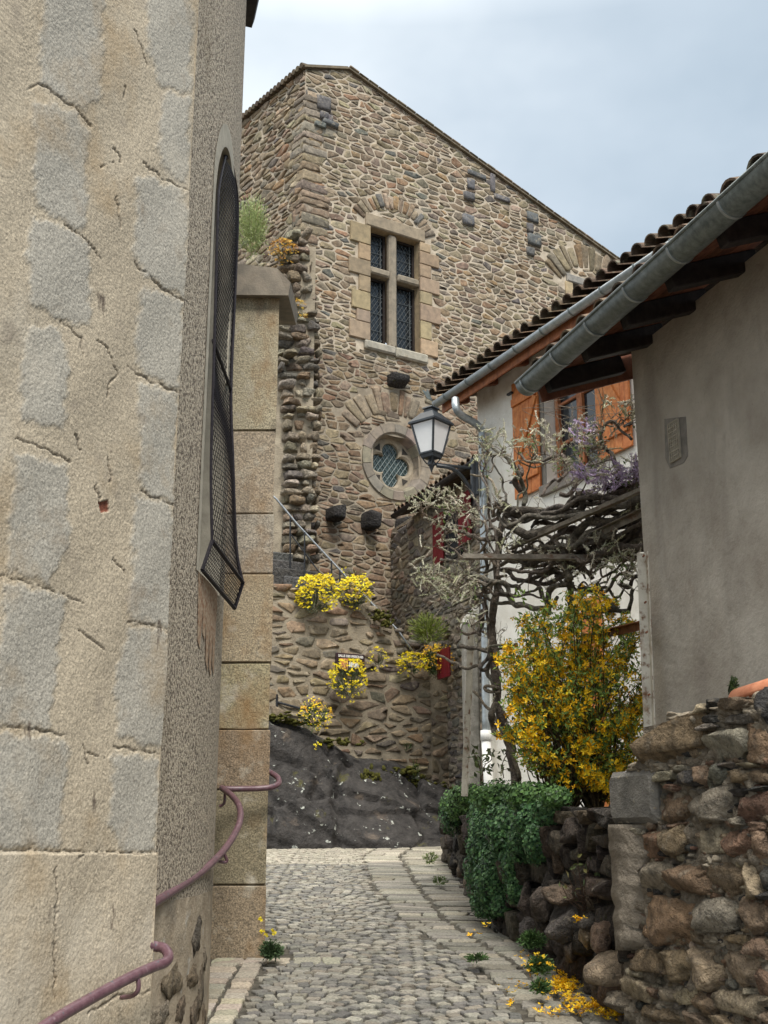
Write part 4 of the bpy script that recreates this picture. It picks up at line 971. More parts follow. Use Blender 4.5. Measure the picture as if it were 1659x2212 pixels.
bar2(sr2, a0 - .10, a0 - .001, wz0, wz1, -.05, .012, (.2, .19, .17)); bar2(sr2, a0 - .1, a1 + .1, wz0 - .12, wz0 - .001, -.05, .05, (.22, .2, .18)); sr2.build('window_surround', M['dressed'], hb)
wf = MB(); f0 = a0 + .02
for q in ((f0, f0 + .07, wz0, wz1), (a1 - .07, a1, wz0, wz1), (f0 + .07, a1 - .07, wz0, wz0 + .08), (f0 + .07, a1 - .07, wz1 - .08, wz1), ((f0 + a1) / 2 - .05, (f0 + a1) / 2 + .05, wz0 + .08, wz1 - .08)): bar2(wf, *q, -.20, -.13, (1.6, 1.5, 1.3))
for s_ in (0, 1):
    q0 = f0 + .07 if s_ == 0 else (f0 + a1) / 2 + .05; q1 = (f0 + a1) / 2 - .05 if s_ == 0 else a1 - .07
    for k in (1, 2): v = wz0 + (wz1 - wz0) * k / 3; bar2(wf, q0, q1, v - .016, v + .016, -.185, -.14, (1.5, 1.4, 1.3))
wfo = wf.build('window_frame', M['brownwood'], hb)
g_ = MB(); g_.quad(bp(f0, wz0, -.17), bp(a1, wz0, -.17), bp(a1, wz1, -.17), bp(f0, wz1, -.17)); g_.build('pane', M['glass'], wfo)
l0, l1 = bu(1115, 950)[0], bu(1171, 950)[0]
shutter('shutter', WB, -ub, NB, l0, l1, wz0 - .02, wz1, M['orange'], hb, True, 3)
r0 = bu(1297, 950)[0]; shutter('shutter', WB, -ub, NB, r0, r0 + (l1 - l0) * 1.05, wz0 - .02, wz1, M['orange'], hb, True, 4, True)
dr = MB(); bar2(dr, d0, d1, .9, bu(1285, 1290)[1], -.02, .05); dr.build('door', M['orange'], hb)
rs_ = MB(); rs_.box(WB, -ub, Z, NB, 0.0, LB, 2.9, 3.0, .0, .03, (.5, .48, .45)) if False else None
eB0, eB1 = GB - ub * 0 , GB - ub * 5.2
rf = MB(); rows = 9; up = nb_ * math.cos(slopeB) + Z * math.sin(slopeB)
a, b = eB0 + Z * .03 + nb_ * .03 + ub * .05, eB1 + Z * .03 + nb_ * .03
rf.loft([[a, b, b + up * 4, a + up * 4], [a + Z * .05, b + Z * .05, b + up * 4 + Z * .05, a + up * 4 + Z * .05]], (.5, .42, .36))
tiles(rf, eB1 + Z * .10, eB0 + Z * .10 + ub * .05, nb_, slopeB, .085, .20, .45, 8, rng, (.85, .8, .72), .07); rf.build('roof', M['tile'], hb)
fa = MB(); fa.box(eB0 + nb_ * .10, -ub, Z, -nb_, -.02, 5.2, -.14, .02, .0, .025, (1.3, 1.2, 1.1), .004); fa.build('fascia', M['brownwood'], hb)
so_ = MB()
for i in range(5):
    w0 = .11 + i * (ov - .10) / 5; w1 = w0 + (ov - .10) / 5 - .006
    so_.box(eB0 + Z * (.0 + .30 * w0 - .02), -ub, nb_, Z, 0, 5.2, w0, w1, .03, .05, jit((1.2, 1.1, 1), rng, .2))
for i in range(8): so_.box(eB0 - ub * (.05 + i * .7), -ub, up, Z, 0, .07, .10, ov, -.10, .0, (1.1, 1, .9), .004)
so_.build('soffit', M['soffit'], hb)
gt = MB(); halfpipe(gt, eB0 + ub * .04, eB1, .062, n=16)
e_ = eB0 + ub * .04; gt.add([e_ + (ub.cross(Z).normalized()) * math.cos(R(180 + 15 * i)) * .062 + Z * math.sin(R(180 + 15 * i)) * .062 for i in range(13)], [tuple(range(13))])
gto = gt.build('gutter', M['zinc2'], hb, True)
for i in range(9):
    j_ = MB(); c = eB0 - ub * (.25 + i * .55); halfpipe(j_, c, c - ub * .022, .067, .008, 16, 172, 368); j_.build('gutter_bracket', M['zinc'], gto)
tip = MB(); c = eB0 + ub * .02 - nb_ * .05; tip.prism([c, c - nb_ * .09 + Z * .03, c - nb_ * .16 + Z * .14, c - nb_ * .10 + Z * .12, c - nb_ * .08 + Z * .16, c - nb_ * .03 + Z * .06], ub * .006); tip.build('gutter_finial', M['zinc'], gto)
dp = MB(); s_ = at(982, 868, 13.55); dpts = [at(984, 862, 13.45), at(985, 880, 13.4), at(995, 896, 13.45), at(1022, 912, 13.6), at(1038, 926, 13.7), at(1043, 950, 13.72), at(1044, 1060, 13.72), at(1047, 1330, 13.72), at(1050, 1585, 13.72)]
dp.tube(smooth_path(dpts, 6), .048, n=14); dpo = dp.build('downpipe', M['zinc2'], hb, True)
m = MB(); m.tube([at(1050, 1578, 13.72), at(1050, 1600, 13.72)], .066, n=14); m.tube([at(1050, 1600, 13.72), at(1062, 1800, 13.72)], .056, n=14); m.build('lower_pipe', M['pvc'], dpo, True)
for y in (960, 1335, 1352): m = MB(); m.tube([at(1043 + (y - 940) * .011, y, 13.72), at(1043 + (y - 940) * .011, y + 9, 13.72)], .054, n=14); m.build('pipe_collar', M['zinc'], dpo, True)

pl = MB(); a, b = at(1008, 1700, 14.3), at(1041, 1700, 14.3); tz = at(1020, 1345, 14.3).z; w_ = (b - a).length
pl.box(Vector((a.x, a.y, 0)), Vector((1, 0, 0)), Z, Vector((0, -1, 0)), 0, w_, 1.2, tz, -.5, 0, (1, 1, 1), .02)
plo = pl.build('stone_pillar', M['pillar']); tag(plo, 'grey rendered pillar beside the white plastic downpipe foot', 'pillar')
pc = MB(); pc.prism([Vector((a.x - .01, a.y - .03, tz + .003)), Vector((b.x + .01, a.y - .03, tz + .003)), Vector((b.x + .01, a.y - .03, tz + .20)), Vector((b.x - .05, a.y - .03, tz + .2)), Vector((a.x - .01, a.y - .03, tz + .05))], Vector((0, .5, 0))); pc.build('cap', M['white'], plo)

# ------------------------------------------------------------------ near grey house
ha = thing('grey_house', 'grey rendered house corner with deep timber eaves and a fat zinc gutter', 'house', (2.2, 7, .8))
ua, na = line_house(None, 17); GA = at(1152, 826, 8.0); zA = GA.z; OV = .62
WA = at(1369, 845, 7.79); WA.z = 0; NA = -na
def au(vx, vy): p = onp(vx, vy, WA, NA); return (p - WA).dot(-ua), p.z
def apt(u, v, n=0): return WA - ua * u + Z * v + NA * n
OV = (GA - WA).dot(NA); SL = .36; LA = 5.0
ztA = zA + OV * SL - .06
W_ = MB()
W_.quad(apt(0, 0), apt(LA, 0), apt(LA, ztA), apt(0, ztA)); W_.quad(apt(0, 0), apt(0, ztA), apt(0, ztA + 1.4, -4), apt(0, 0, -4)); W_.quad(apt(LA, 0), apt(LA, 0, -4), apt(LA, ztA + 1.4, -4), apt(LA, ztA))
W_.build('wall', M['greywall'], ha)
EX = (GA - WA).dot(ua)                            # how far the roof runs past the wall's corner
slA = math.atan(SL); upA = na * math.cos(slA) + Z * math.sin(slA); nrA = Z * math.cos(slA) - na * math.sin(slA)
rf = MB(); a, b = GA + na * .05 + Z * .03, GA - ua * 4.9 + na * .05 + Z * .03
rf.loft([[a + nrA * .02, b + nrA * .02, b + upA * 4 + nrA * .02, a + upA * 4 + nrA * .02], [a + nrA * .05, b + nrA * .05, b + upA * 4 + nrA * .05, a + upA * 4 + nrA * .05]], (.5, .42, .36))
tiles(rf, GA - ua * 4.9 + Z * .0, GA + Z * .0, na, slA, .095, .245, .45, 7, rng, (.95, .88, .8), .07); rf.build('roof', M['tile'], ha)
sf = MB()
nbd = 7; wd = (OV + .1) / nbd
for i in range(nbd): sf.box(GA + Z * .02, -ua, upA, nrA, .0, 4.9, .03 + i * wd, .03 + (i + 1) * wd - .006, .0, .018, jit((1, 1, 1), rng, .3))
sf.build('soffit', M['soffit'], ha)
for i, dd in enumerate((.02, .62, 1.18, 1.74, 2.30, 2.86, 3.42)):
    r_ = MB(); r_.box(GA + Z * .02 - ua * dd, -ua, upA, nrA, 0, .085, .06, OV + .12, -.135, -.002, jit((1, 1, 1), rng, .2), .006); r_.build('rafter', M['rafter'], ha)
bb = MB(); bb.box(GA + Z * .02 + ua * .03, ua, upA, nrA, 0, .03, .03, OV + 2.5, -.17, .06, (.8, .7, .65), .004); bb.build('bargeboard', M['soffit'], ha)
gt = MB(); ga0, ga1 = GA + ua * .06 - na * .03, GA - ua * 4.9 - na * .03; halfpipe(gt, ga0, ga1, .088, n=20)
sx = ua.cross(Z).normalized(); gt.add([ga0 + sx * math.cos(R(180 + 12 * i)) * .088 + Z * math.sin(R(180 + 12 * i)) * .088 for i in range(16)], [tuple(range(16))])
gt.tube([ga0 - na * .088 + Z * .004, ga1 - na * .088 + Z * .004], .012, n=8)
gto = gt.build('gutter', M['zinc'], ha, True)
for i in range(9):
    j_ = MB(); c = GA - ua * (.02 + i * .52) - na * .03; halfpipe(j_, c, c - ua * .018, .093, .008, 20, 176, 364); j_.build('gutter_bracket', M['zinc2'], gto)
vu0, vz1 = au(1447, 918); vu1, vz0 = au(1474, 988); vp_ = MB()
pt = [au(1436, 905), au(1482, 900), au(1486, 985), au(1478, 1000), au(1448, 1012), au(1438, 990)]
vp_.prism([apt(u, v, .004) for u, v in pt], NA * -.02); vpo = vp_.build('vent_patch', mat('vent_mortar', (.20, .19, .175), (.30, .28, .255), 12, 8, .95, .5), ha)
vg = MB(); cu_ = 5; rv_ = 8
for i in range(cu_ + 1): u = vu0 + (vu1 - vu0) * i / cu_; vg.box(WA, -ua, Z, NA, u - .004, u + .004, vz0, vz1, .006, .02)
for j in range(rv_ + 1): v = vz0 + (vz1 - vz0) * j / rv_; vg.box(WA, -ua, Z, NA, vu0, vu1, v - .0035, v + .0035, .008, .018)
vg.build('vent_grille', M['pale'], ha); vb = MB(); vb.quad(apt(vu0, vz0, .0055), apt(vu1, vz0, .0055), apt(vu1, vz1, .0055), apt(vu0, vz1, .0055)); vb.build('vent_shade', M['iron'], ha)  # black sheet behind the grille, the vent's inner shade put into its colour

# ------------------------------------------------------------------ street lamp on its wall bracket
YL = 13.4; base = at(932, 1002, YL); mp_ = pxm(932, 950, YL)
lamp = thing('street_lamp', 'black four sided lantern with frosted panes on a curved wall bracket', 'street lamp', tuple(base))
def lz(y): return at(932, y, YL).z
cx = Vector((base.x, base.y, 0)); RY = R(18); lx_ = Vector((math.cos(RY), math.sin(RY), 0)); ly_ = Vector((-math.sin(RY), math.cos(RY), 0)); RY2 = R(40)
lx_ = Vector((math.cos(RY2), -math.sin(RY2), 0)); ly_ = Vector((math.sin(RY2), math.cos(RY2), 0))
def sq(h, y): return [cx + lx_ * h * a + ly_ * h * b + Z * lz(y) for a, b in ((-1, -1), (1, -1), (1, 1), (-1, 1))]
k = mp_ * .71
hf = MB()
hf.loft([sq(50 * k, 918), sq(50 * k, 914), sq(22 * k, 893), sq(16 * k, 892), sq(15 * k, 886), sq(20 * k, 884), sq(18 * k, 881)])
tp, bt_ = sq(42 * k, 917), sq(24 * k, 981)
for i in range(4):
    hf.tube([tp[i], bt_[i]], 2.6 * mp_, n=6); hf.tube([bt_[i], bt_[(i + 1) % 4]], 3 * mp_, n=6); hf.tube([tp[i], tp[(i + 1) % 4]], 2.4 * mp_, n=6)
hf.loft([sq(25 * k, 982), sq(22 * k, 990), sq(10 * k, 992)])
hf.loft([[cx + Vector((math.cos(a), math.sin(a), 0)) * r * mp_ + Z * lz(y) for a in (6.283 * i / 12 for i in range(12))] for r, y in ((7, 990), (8, 993), (6.5, 996), (8.5, 999), (8.5, 1005), (6, 1007), (3, 1014), (1, 1020))])
for i in range(4):
    d = (lx_ * ((-1, 1, 1, -1)[i]) + ly_ * ((-1, -1, 1, 1)[i])) * k
    hf.tube(smooth_path([cx + d * 23 + Z * lz(984), cx + d * 16 + Z * lz(995), cx + d * 9 + Z * lz(1003)], 4), 1.5 * mp_, n=5)
hf.build('lantern_frame', M['lampiron'], lamp)
for i in range(4):
    p = MB(); a, b, c, d = tp[i], tp[(i + 1) % 4], bt_[(i + 1) % 4], bt_[i]; ce = (a + b + c + d) / 4; q = [x + (ce - x) * .06 for x in (a, b, c, d)]
    p.add(q, [(0, 1, 2, 3)]); p.build('lantern_pane', M['frost'], lamp)
br = MB(); pw = at(1024, 1030, 13.72)
br.tube([at(937, 1002, YL), at(1022, 1012, 13.68)], .020, n=8); br.tube(smooth_path([at(943, 1006, YL), at(975, 1012, 13.45), at(1000, 1032, 13.6), at(1020, 1066, 13.68)], 6), .024, n=8)
br.box(at(1017, 1072, 13.72), Vector((1, 0, 0)), Z, Vector((0, -1, 0)), 0, .10, 0, lz(992) - lz(1072), -.02, .06, (1, 1, 1), .012)
br.tube([at(1022, 990, 13.64), at(1022, 1074, 13.64)], .03, n=8); br.build('bracket', M['lampiron'], lamp)

# ------------------------------------------------------------------ sign on the stair wall
sg = thing('wall_sign', 'small dark sign board reading SALLE DES FRESQUES above yellow flowers', 'sign', tuple(wp(*wu(752, 1430), .1)))
(su0, sv1), (su1, _) = wu(722, 1411), wu(783, 1420); sv0 = wu(722, 1450)[1]; bd = MB()
bd.box(SP, SWU, Z, SWN, su0, su1, sv0, sv1, .03, .075, (1, 1, 1), .006); bd.build('board', M['board'], sg)
def text(body, u, v, size, m, name, parent, P, U, N, n, width=None):
    c = bpy.data.curves.new(name, 'FONT'); c.body = body; c.size = size; c.align_x = 'LEFT'; c.extrude = .0015; c.offset = .004 * size / .1
    o = bpy.data.objects.new(name, c); S.collection.objects.link(o); dg = bpy.context.evaluated_depsgraph_get(); me = bpy.data.meshes.new_from_object(o.evaluated_get(dg)); bpy.data.objects.remove(o)
    xs = [q.co.x for q in me.vertices]; k = 1 if not width else width / (max(xs) - min(xs)); x0 = min(xs)
    vs = [P + U * (u + (q.co.x - x0) * k) + Z * (v + q.co.y) + N * (n + q.co.z) for q in me.vertices]; m_ = MB(); m_.add(vs, [tuple(p.vertices) for p in me.polygons]); return m_.build(name, m, parent)
wS = su1 - su0; text('SALLE DES FRESQUES', su0 + wS * .06, sv1 - .055, .046, M['letters'], 'lettering', sg, SP, SWU, SWN, .077, wS * .88)
p_ = MB(); p_.box(SP, SWU, Z, SWN, su0 + wS * .12, su0 + wS * .40, sv0 + .02, sv1 - .075, .0755, .080); p_.build('picture', M['picture'], sg)
p_ = MB(); p_.box(SP, SWU, Z, SWN, su0 + wS * .44, su0 + wS * .78, sv0 + .06, sv1 - .12, .0755, .080); p_.build('notice', M['pvc'], sg)

# ------------------------------------------------------------------ pergola
pg = thing('pergola', 'rusty white angle iron pergola carrying the wisteria', 'pergola', tuple(at(1015, 1740, 10.2)))
def stick(a, b, w, d, name, m):
    q = MB(); dd = (b - a); L_ = dd.length; dd.normalize(); x = dd.cross(Vector((0, 1, 0)) if abs(dd.y) < .9 else Z).normalized(); y = dd.cross(x)
    q.box(a, x, y, dd, -w / 2, w / 2, -.006, .0, 0, L_); q.box(a, x, y, dd, -w / 2, -w / 2 + .006, .001, d, 0, L_); return q.build(name, m, pg)
stick(at(1003, 1720, 10.2), at(1019, 1335, 10.2), .055, .05, 'post', M['whitepaint'])
stick(at(1404, 1640, 7.5), at(1386, 1195, 7.5), .062, .06, 'post', M['whitepaint'])
stick(at(1000, 1202, 8.8), at(1385, 1206, 8.8), .05, .05, 'cross_beam', M['oldbeam'])
stick(at(1105, 1182, 9.4), at(1400, 1052, 8.0), .05, .05, 'long_beam', M['oldbeam']); stick(at(1200, 1190, 9.3), at(1405, 1092, 8.0), .045, .045, 'long_beam', M['oldbeam'])
stick(at(1255, 1375, 9.3), at(1400, 1340, 7.6), .05, .05, 'side_beam', M['brownwood'])
for y in (1200, 1300, 1365, 1500): q = MB(); p = at(1391 + (y - 1195) * .04, y, 7.44); q.tube([p, p + Vector((0, .03, 0))], .007, n=8); q.build('bolt', M['brownwood'], pg)

# ------------------------------------------------------------------ near rough stone wall
nw = thing('dry_stone_wall', 'rough brown fieldstone wall with crumbling top at the near right', 'wall', (1.4, 5.8, .6))
YN = 6.25; NWP = at(1322, 1900, YN); NWP.z = 0; NU = Vector((.34, -.94, 0)).normalized(); NN = Vector((-.94, -.34, 0)).normalized()
def nu_(vx, vy): p = onp(vx, vy, NWP, NN); return (p - NWP).dot(NU), p.z
def npt(u, v, n=0): return NWP + NU * u + Z * v + NN * n
T = {'b': (.235, .185, .13), 't': (.33, .275, .20), 'g': (.285, .26, .215), 'r': (.21, .14, .10), 'd': (.07, .07, .07), 'c': (.44, .385, .27), 'l': (.38, .345, .27), 'o': (.275, .195, .125), 'k': (.20, .19, .17)}
LS = [(1160, 405, 385, 250, 'b'), (1440, 425, 225, 185, 'g'), (1600, 410, 170, 190, 'r'), (1305, 240, 75, 62, 'c'), (1352, 215, 42, 52, 'd'), (1350, 293, 112, 45, 'd'), (1480, 215, 155, 65, 'b'), (1500, 288, 175, 55, 'k'), (1585, 260, 75, 95, 'g'), (1645, 240, 65, 190, 'd'), (1350, 330, 85, 36, 'g'),
 (1210, 540, 65, 38, 'g'), (1140, 572, 115, 62, 'g'), (1262, 585, 118, 88, 'd'), (1322, 570, 58, 98, 'b'), (1400, 570, 112, 112, 'k'), (1505, 575, 135, 92, 'b'), (1612, 580, 115, 92, 'b'), (1450, 515, 62, 36, 'k'), (1560, 520, 95, 32, 'l'), (1632, 510, 52, 46, 'r'), (1180, 630, 66, 42, 'r'), (1280, 660, 95, 48, 'k'),
 (1190, 712, 195, 175, 'b'), (1385, 715, 215, 185, 'g'), (1580, 728, 195, 155, 'r'), (1500, 650, 145, 52, 'd'), (1590, 635, 125, 28, 'd'), (988, 848, 88, 55, 'g'), (1065, 897, 118, 165, 'r'), (1192, 892, 145, 185, 'b'), (1348, 890, 200, 168, 'l'), (1500, 897, 125, 155, 'r'), (1612, 930, 115, 185, 'b'), (1190, 818, 95, 38, 'r'), (1600, 825, 82, 52, 'r'), (1500, 800, 62, 52, 'g'),
 (1095, 1065, 165, 175, 'g'), (1250, 1080, 235, 175, 'r'), (1455, 1078, 195, 195, 'b'), (1570, 1085, 78, 168, 'c'), (1635, 1070, 66, 135, 'd'), (1160, 1292, 290, 250, 'o'), (1392, 1262, 228, 198, 'g'), (1585, 1272, 190, 178, 'b'), (1640, 1165, 52, 40, 'd'), (1300, 1372, 100, 64, 'b'), (1480, 1378, 120, 58, 'b'),
 (1060, 1480, 178, 138, 'b'), (1192, 1502, 148, 195, 'b'), (1342, 1532, 150, 218, 't'), (1502, 1492, 208, 235, 't'), (1605, 1420, 125, 112, 'b'), (1645, 1600, 90, 165, 'r'), (1012, 1620, 158, 125, 't'), (1140, 1652, 125, 95, 'g'), (1240, 1662, 125, 115, 't'), (1100, 1752, 190, 100, 'b'), (1330, 1700, 125, 115, 'b'), (1512, 1700, 290, 128, 't'), (1630, 1765, 100, 80, 'b'), (1280, 1775, 100, 70, 'b'), (1420, 1785, 140, 60, 't'), (1551, 1636, 62, 48, 'l'), (990, 1545, 55, 48, 'l'), (1082, 1640, 42, 66, 'r'), (900, 1700, 150, 100, 'g')]
ns = MB()
for (x, y, w, h, t) in LS:
    (u0, v0), (u1, v1) = nu_(*c8(x - w / 2, y)), nu_(*c8(x + w / 2, y)); zt, zb2 = nu_(*c8(x, y - h / 2))[1], nu_(*c8(x, y + h / 2))[1]
    a, b = (u1 - u0) / 2, (zt - zb2) / 2; d = .75 * min(a, b) + .05
    boulder(ns, npt((u0 + u1) / 2, (zt + zb2) / 2, -d * .55 + rng.uniform(-.015, .02)), NU, Z, NN, a * 1.12, b * 1.10, d * .8, rng, jit(tuple(q * 1.18 for q in T[t]), rng, .14, .05), rng.uniform(3.0, 5), .13, (36, 24), 16)
for k in range(520):                             # small pinning stones between the big ones
    x, y = rng.uniform(900, 1690), rng.uniform(330, 1800)
    if x < 1000 and y < 560: continue
    if x < 905 + (y > 800) * 0 or (x < 1010 and 800 < y < 1400): continue
    u, v = nu_(*c8(x, y)); a = rng.uniform(.012, .035); boulder(ns, npt(u, v, -.045), NU, Z, NN, a * 1.4, a * .7, .035, rng, jit(T[rng.choice('bgtrdkl')], rng, .2), 2.6, .15, (9, 6))
ns.build('stones', M['bigstone'], nw, True)
bl = MB(); (u0, _), (u1, _) = nu_(*c8(872, 680)), nu_(*c8(1100, 680)); zt, zb2 = nu_(*c8(985, 545))[1], nu_(*c8(985, 808))[1]
bl.box(NWP, NU, Z, NN, u0, u1, zb2, zt, -.34, .01, (1, 1, 1), .03)
bo = bl.build('corner_block', mat('basalt_block', (.115, .11, .10), (.20, .19, .17), 9, 8, .9, .6, 80, .015, spots=[(3, .62, .75, (.25, .22, .13), (2, 2, .4)), (20, .64, .72, (.30, .27, .2))], bmul=20), nw)
pm = MB()
for j in range(24):
    for i in range(7): pass
cl = [[npt(*nu_(*c8(886 + 9 * noise.noise(Vector((j * .4, 3, 0))) + j * 1.6, 812 + j * 27)), .02 + .02 * noise.noise(Vector((j * .37, 0, 5)))), npt(*nu_(*c8(960 + 16 * noise.noise(Vector((j * .45, 7, 0))), 812 + j * 27)), .025 + .014 * noise.noise(Vector((j * .5, 1, 0)))), npt(*nu_(*c8(1030 + 70 * noise.noise(Vector((j * .5, 9, 0))), 815 + j * 27)), -.03), npt(*nu_(*c8(1035, 812 + j * 27)), -.3), npt(*nu_(*c8(886 + j * 1.6, 812 + j * 27)), -.3)] for j in range(24)]
pm.loft(cl); pm.build('mortared_edge', mat('edge_mortar', (.14, .12, .095), (.26, .225, .18), 7, 9, .95, .8, 45, .02, bmul=12), nw, True)
cr_ = MB()
outl = [(905, 2000), (905, 830), (905, 560), (1000, 545), (1005, 330), (1150, 300), (1290, 270), (1400, 215), (1560, 200), (1680, 170), (1900, 160), (1900, 2000)]
g_f = [npt(*nu_(*c8(x, y)), -.05) for x, y in outl]; g_f = [Vector((p.x, p.y, max(.2, p.z))) for p in g_f]
cr_.loft([g_f, [p - NN * .35 for p in g_f]]); cr_.build('mortar', mat('near_mortar', (.17, .142, .108), (.34, .295, .23), 14, 9, 1, 1, 50, .04, bmul=16), nw)
gm_ = MB(); NU_, NV_ = 120, 130; gu = [nu_(*c8(905 + 800 * i / NU_, 900))[0] for i in range(NU_ + 1)]; gv = [.3 + 2.0 * j / NV_ for j in range(NV_ + 1)]
GP = [[npt(u, v, -.036 + .045 * noise.noise(Vector((u * 9, v * 9, 1))) + .03 * noise.noise(Vector((u * 25, v * 25, 4)))) for u in gu] for v in gv]
fl_ = np.array([[tuple(npt(u, v)) for u in gu] for v in gv]); ax, ay = proj(fl_.reshape(-1, 3)); ax = (ax - 933.2) / .4375; ay = (ay - 1425.7) / .4375
okm = inpoly(ax, ay, [(905, 2400), (905, 580), (1005, 560), (1010, 345), (1150, 315), (1290, 285), (1400, 230), (1560, 215), (1680, 185), (1900, 175), (1900, 2400)]).reshape(NV_ + 1, NU_ + 1)
gm_.add([p for r in GP for p in r], [(j * (NU_ + 1) + i, j * (NU_ + 1) + i + 1, (j + 1) * (NU_ + 1) + i + 1, (j + 1) * (NU_ + 1) + i) for j in range(NV_) for i in range(NU_) if okm[j][i] and okm[j + 1][i + 1] and okm[j][i + 1] and okm[j + 1][i]])
gm_.build('rough_mortar', bpy.data.materials['near_mortar'], nw, True)
mc = MB()                                        # lumps of lime mortar squeezed from the joints
for (x, y, w, h) in ((1215, 285, 150, 28), (1080, 510, 70, 90), (1110, 545, 120, 40), (1450, 235, 190, 50), (1590, 215, 60, 90), (935, 790, 60, 34), (1600, 345, 60, 70), (1000, 535, 140, 30), (1420, 1380, 120, 40), (1590, 1460, 110, 60), (1360, 1000, 60, 40)):
    for k in range(9):
        u, v = nu_(*c8(x + rng.uniform(-.5, .5) * w, y + rng.uniform(-.5, .5) * h)); boulder(mc, npt(u, v, -.05), NU, Z, NN, rng.uniform(.014, .034), rng.uniform(.012, .024), .045, rng, (1, 1, 1), 2, .4, (12, 8))
mc.build('mortar_lumps', mat('lime_mortar', (.25, .21, .155), (.38, .33, .255), 20, 8, 1, .9, 60, .02), nw, True)

tt = MB(); a, b = at(1600, 1517, 5.35), at(1730, 1478, 4.9); halfpipe(tt, a, b, .065, .012, 14, 0, 180)
to = tt.build('roof_tile', M['terracotta'], None, True); tag(to, 'single orange terracotta tile lying on the near stone wall', 'tile')

# ------------------------------------------------------------------ dark terrace wall along the lane
tw = thing('terrace_wall', 'low blackened lava stone terrace wall under the green trailing plants', 'wall', (.9, 9.5, .9))
tl = [(6.2, 1.30), (7.2, 1.24), (7.9, 1.14), (9.0, .92), (10.2, .84), (11.9, .76), (13.4, .70)]
ts_ = MB(); core = MB()
TC = ([(.075, .064, .055), (.115, .096, .075), (.085, .07, .06), (.17, .135, .10)], [4, 3, 3, 1.5])
for (y0, x0), (y1, x1) in zip(tl[:-1], tl[1:]):
    P = Vector((x1, y1, 0)); U_ = Vector((x0 - x1, y0 - y1, 0)); L_ = U_.length; U_.normalize(); N_ = Vector((U_.y, -U_.x, 0)); N_ = N_ if N_.x < 0 else -N_
    zb_, zt_ = gz(y0) - .1, 1.80 if y0 > 8 else 1.76
    rubble(ts_, P, U_, Z, N_, [(0, zb_), (L_, zb_), (L_, zt_), (0, zt_)], .27, .17, .03, .075, rng, TC, (), .3, 1, .12)
    core.loft([[P + Z * zb_, P + U_ * L_ + Z * zb_, P + U_ * L_ + Z * zt_, P + Z * zt_], [q - N_ * .4 for q in (P + Z * zb_, P + U_ * L_ + Z * zb_, P + U_ * L_ + Z * zt_, P + Z * zt_)]])
core.build('mortar', mat('dark_earth', (.018, .016, .013), (.045, .038, .03), 14, 8, 1, 1, 50, .04), tw); ts_.build('stones', M['lava'], tw, True)
bs = MB()
def onwall(vx, vy, off=.0):                      # depth at which a pixel's ray meets the terrace wall's face
    tt_ = sorted(tl); Y = 6.3
    while Y < 13.3:
        if at(vx, vy, Y).x <= interp(tt_, Y) - off and at(vx, vy, Y + .02).x > 0 and Y > 6.3:
            if at(vx, vy, Y).x <= interp(tt_, Y) - off and at(vx, vy, Y + .05).x > interp(tt_, Y + .05) - off: return Y
        Y += .05
    return None
for (x, y, w, h, c, Y) in ((690, 1362, 80, 150, (.20, .165, .12), 6.95), (770, 1372, 125, 150, (.15, .11, .085), 6.85), (868, 1378, 145, 128, (.20, .18, .15), 6.65), (820, 1522, 310, 175, (.19, .155, .115), 6.7), (612, 1440, 70, 110, (.10, .085, .07), 7.3), (430, 1325, 145, 110, (.06, .055, .055), 8.1), (620, 1292, 240, 175, (.075, .07, .068), 7.5), (605, 1160, 250, 95, (.115, .09, .07), 7.6), (480, 1200, 110, 165, (.08, .068, .06), 8.0), (400, 1195, 90, 170, (.06, .05, .045), 8.5), (700, 1300, 90, 90, (.07, .065, .06), 7.1), (740, 850, 190, 120, (.035, .03, .03), 7.7), (650, 930, 160, 150, (.05, .042, .04), 7.8), (560, 1020, 130, 150, (.04, .035, .034), 8.1), (800, 1000, 150, 160, (.035, .03, .03), 7.4), (640, 780, 170, 100, (.035, .032, .028), 7.95), (850, 740, 120, 100, (.03, .027, .026), 7.4), (100, 900, 110, 130, (.035, .033, .032), 11.7), (90, 1000, 90, 120, (.04, .037, .035), 11.8), (150, 1040, 80, 130, (.032, .03, .03), 11.2), (110, 830, 90, 70, (.04, .04, .03), 11.5), (780, 1130, 140, 110, (.05, .04, .035), 7.25)):  # near-black boulders in the crevice carry its shade in their colour
    Y = (onwall(*c8(x, y), .17 if y > 1100 else .05) or Y + .1) if Y < 9 else Y; c = tuple(q * (1.9 if y > 1100 else 1.0) for q in c); p = at(*c8(x, y), Y); s_ = pxm(*c8(x, y), Y) * .4375  # lower boulders' colour raised to look lit within the near wall's shade
    boulder(bs, p + Vector((.10, .05, 0)), Vector((1, -.25, 0)).normalized(), Z, Vector((-.25, -1, 0)).normalized(), w * .52 * s_, h * .52 * s_, .16, rng, c, 2.9, .15, (22, 15))
bs.build('boulders', M['bigstone'], tw, True)
sl_ = MB()
for (y0, x0), (y1, x1) in zip(tl[:-1], tl[1:]): sl_.quad(Vector((x0 + .1, y0, 1.72)), Vector((6, y0 - 1.0, 1.72)), Vector((6, y1 - 1.0, 1.72)), Vector((x1 + .1, y1, 1.72)))
struct(sl_.build('garden_ground', M['soil']))
rng = random.Random(31)
def rv3(): return Vector((rng.gauss(0, 1), rng.gauss(0, 1), rng.gauss(0, 1))).normalized()
def sph(): return rv3() * rng.random() ** (1 / 3)
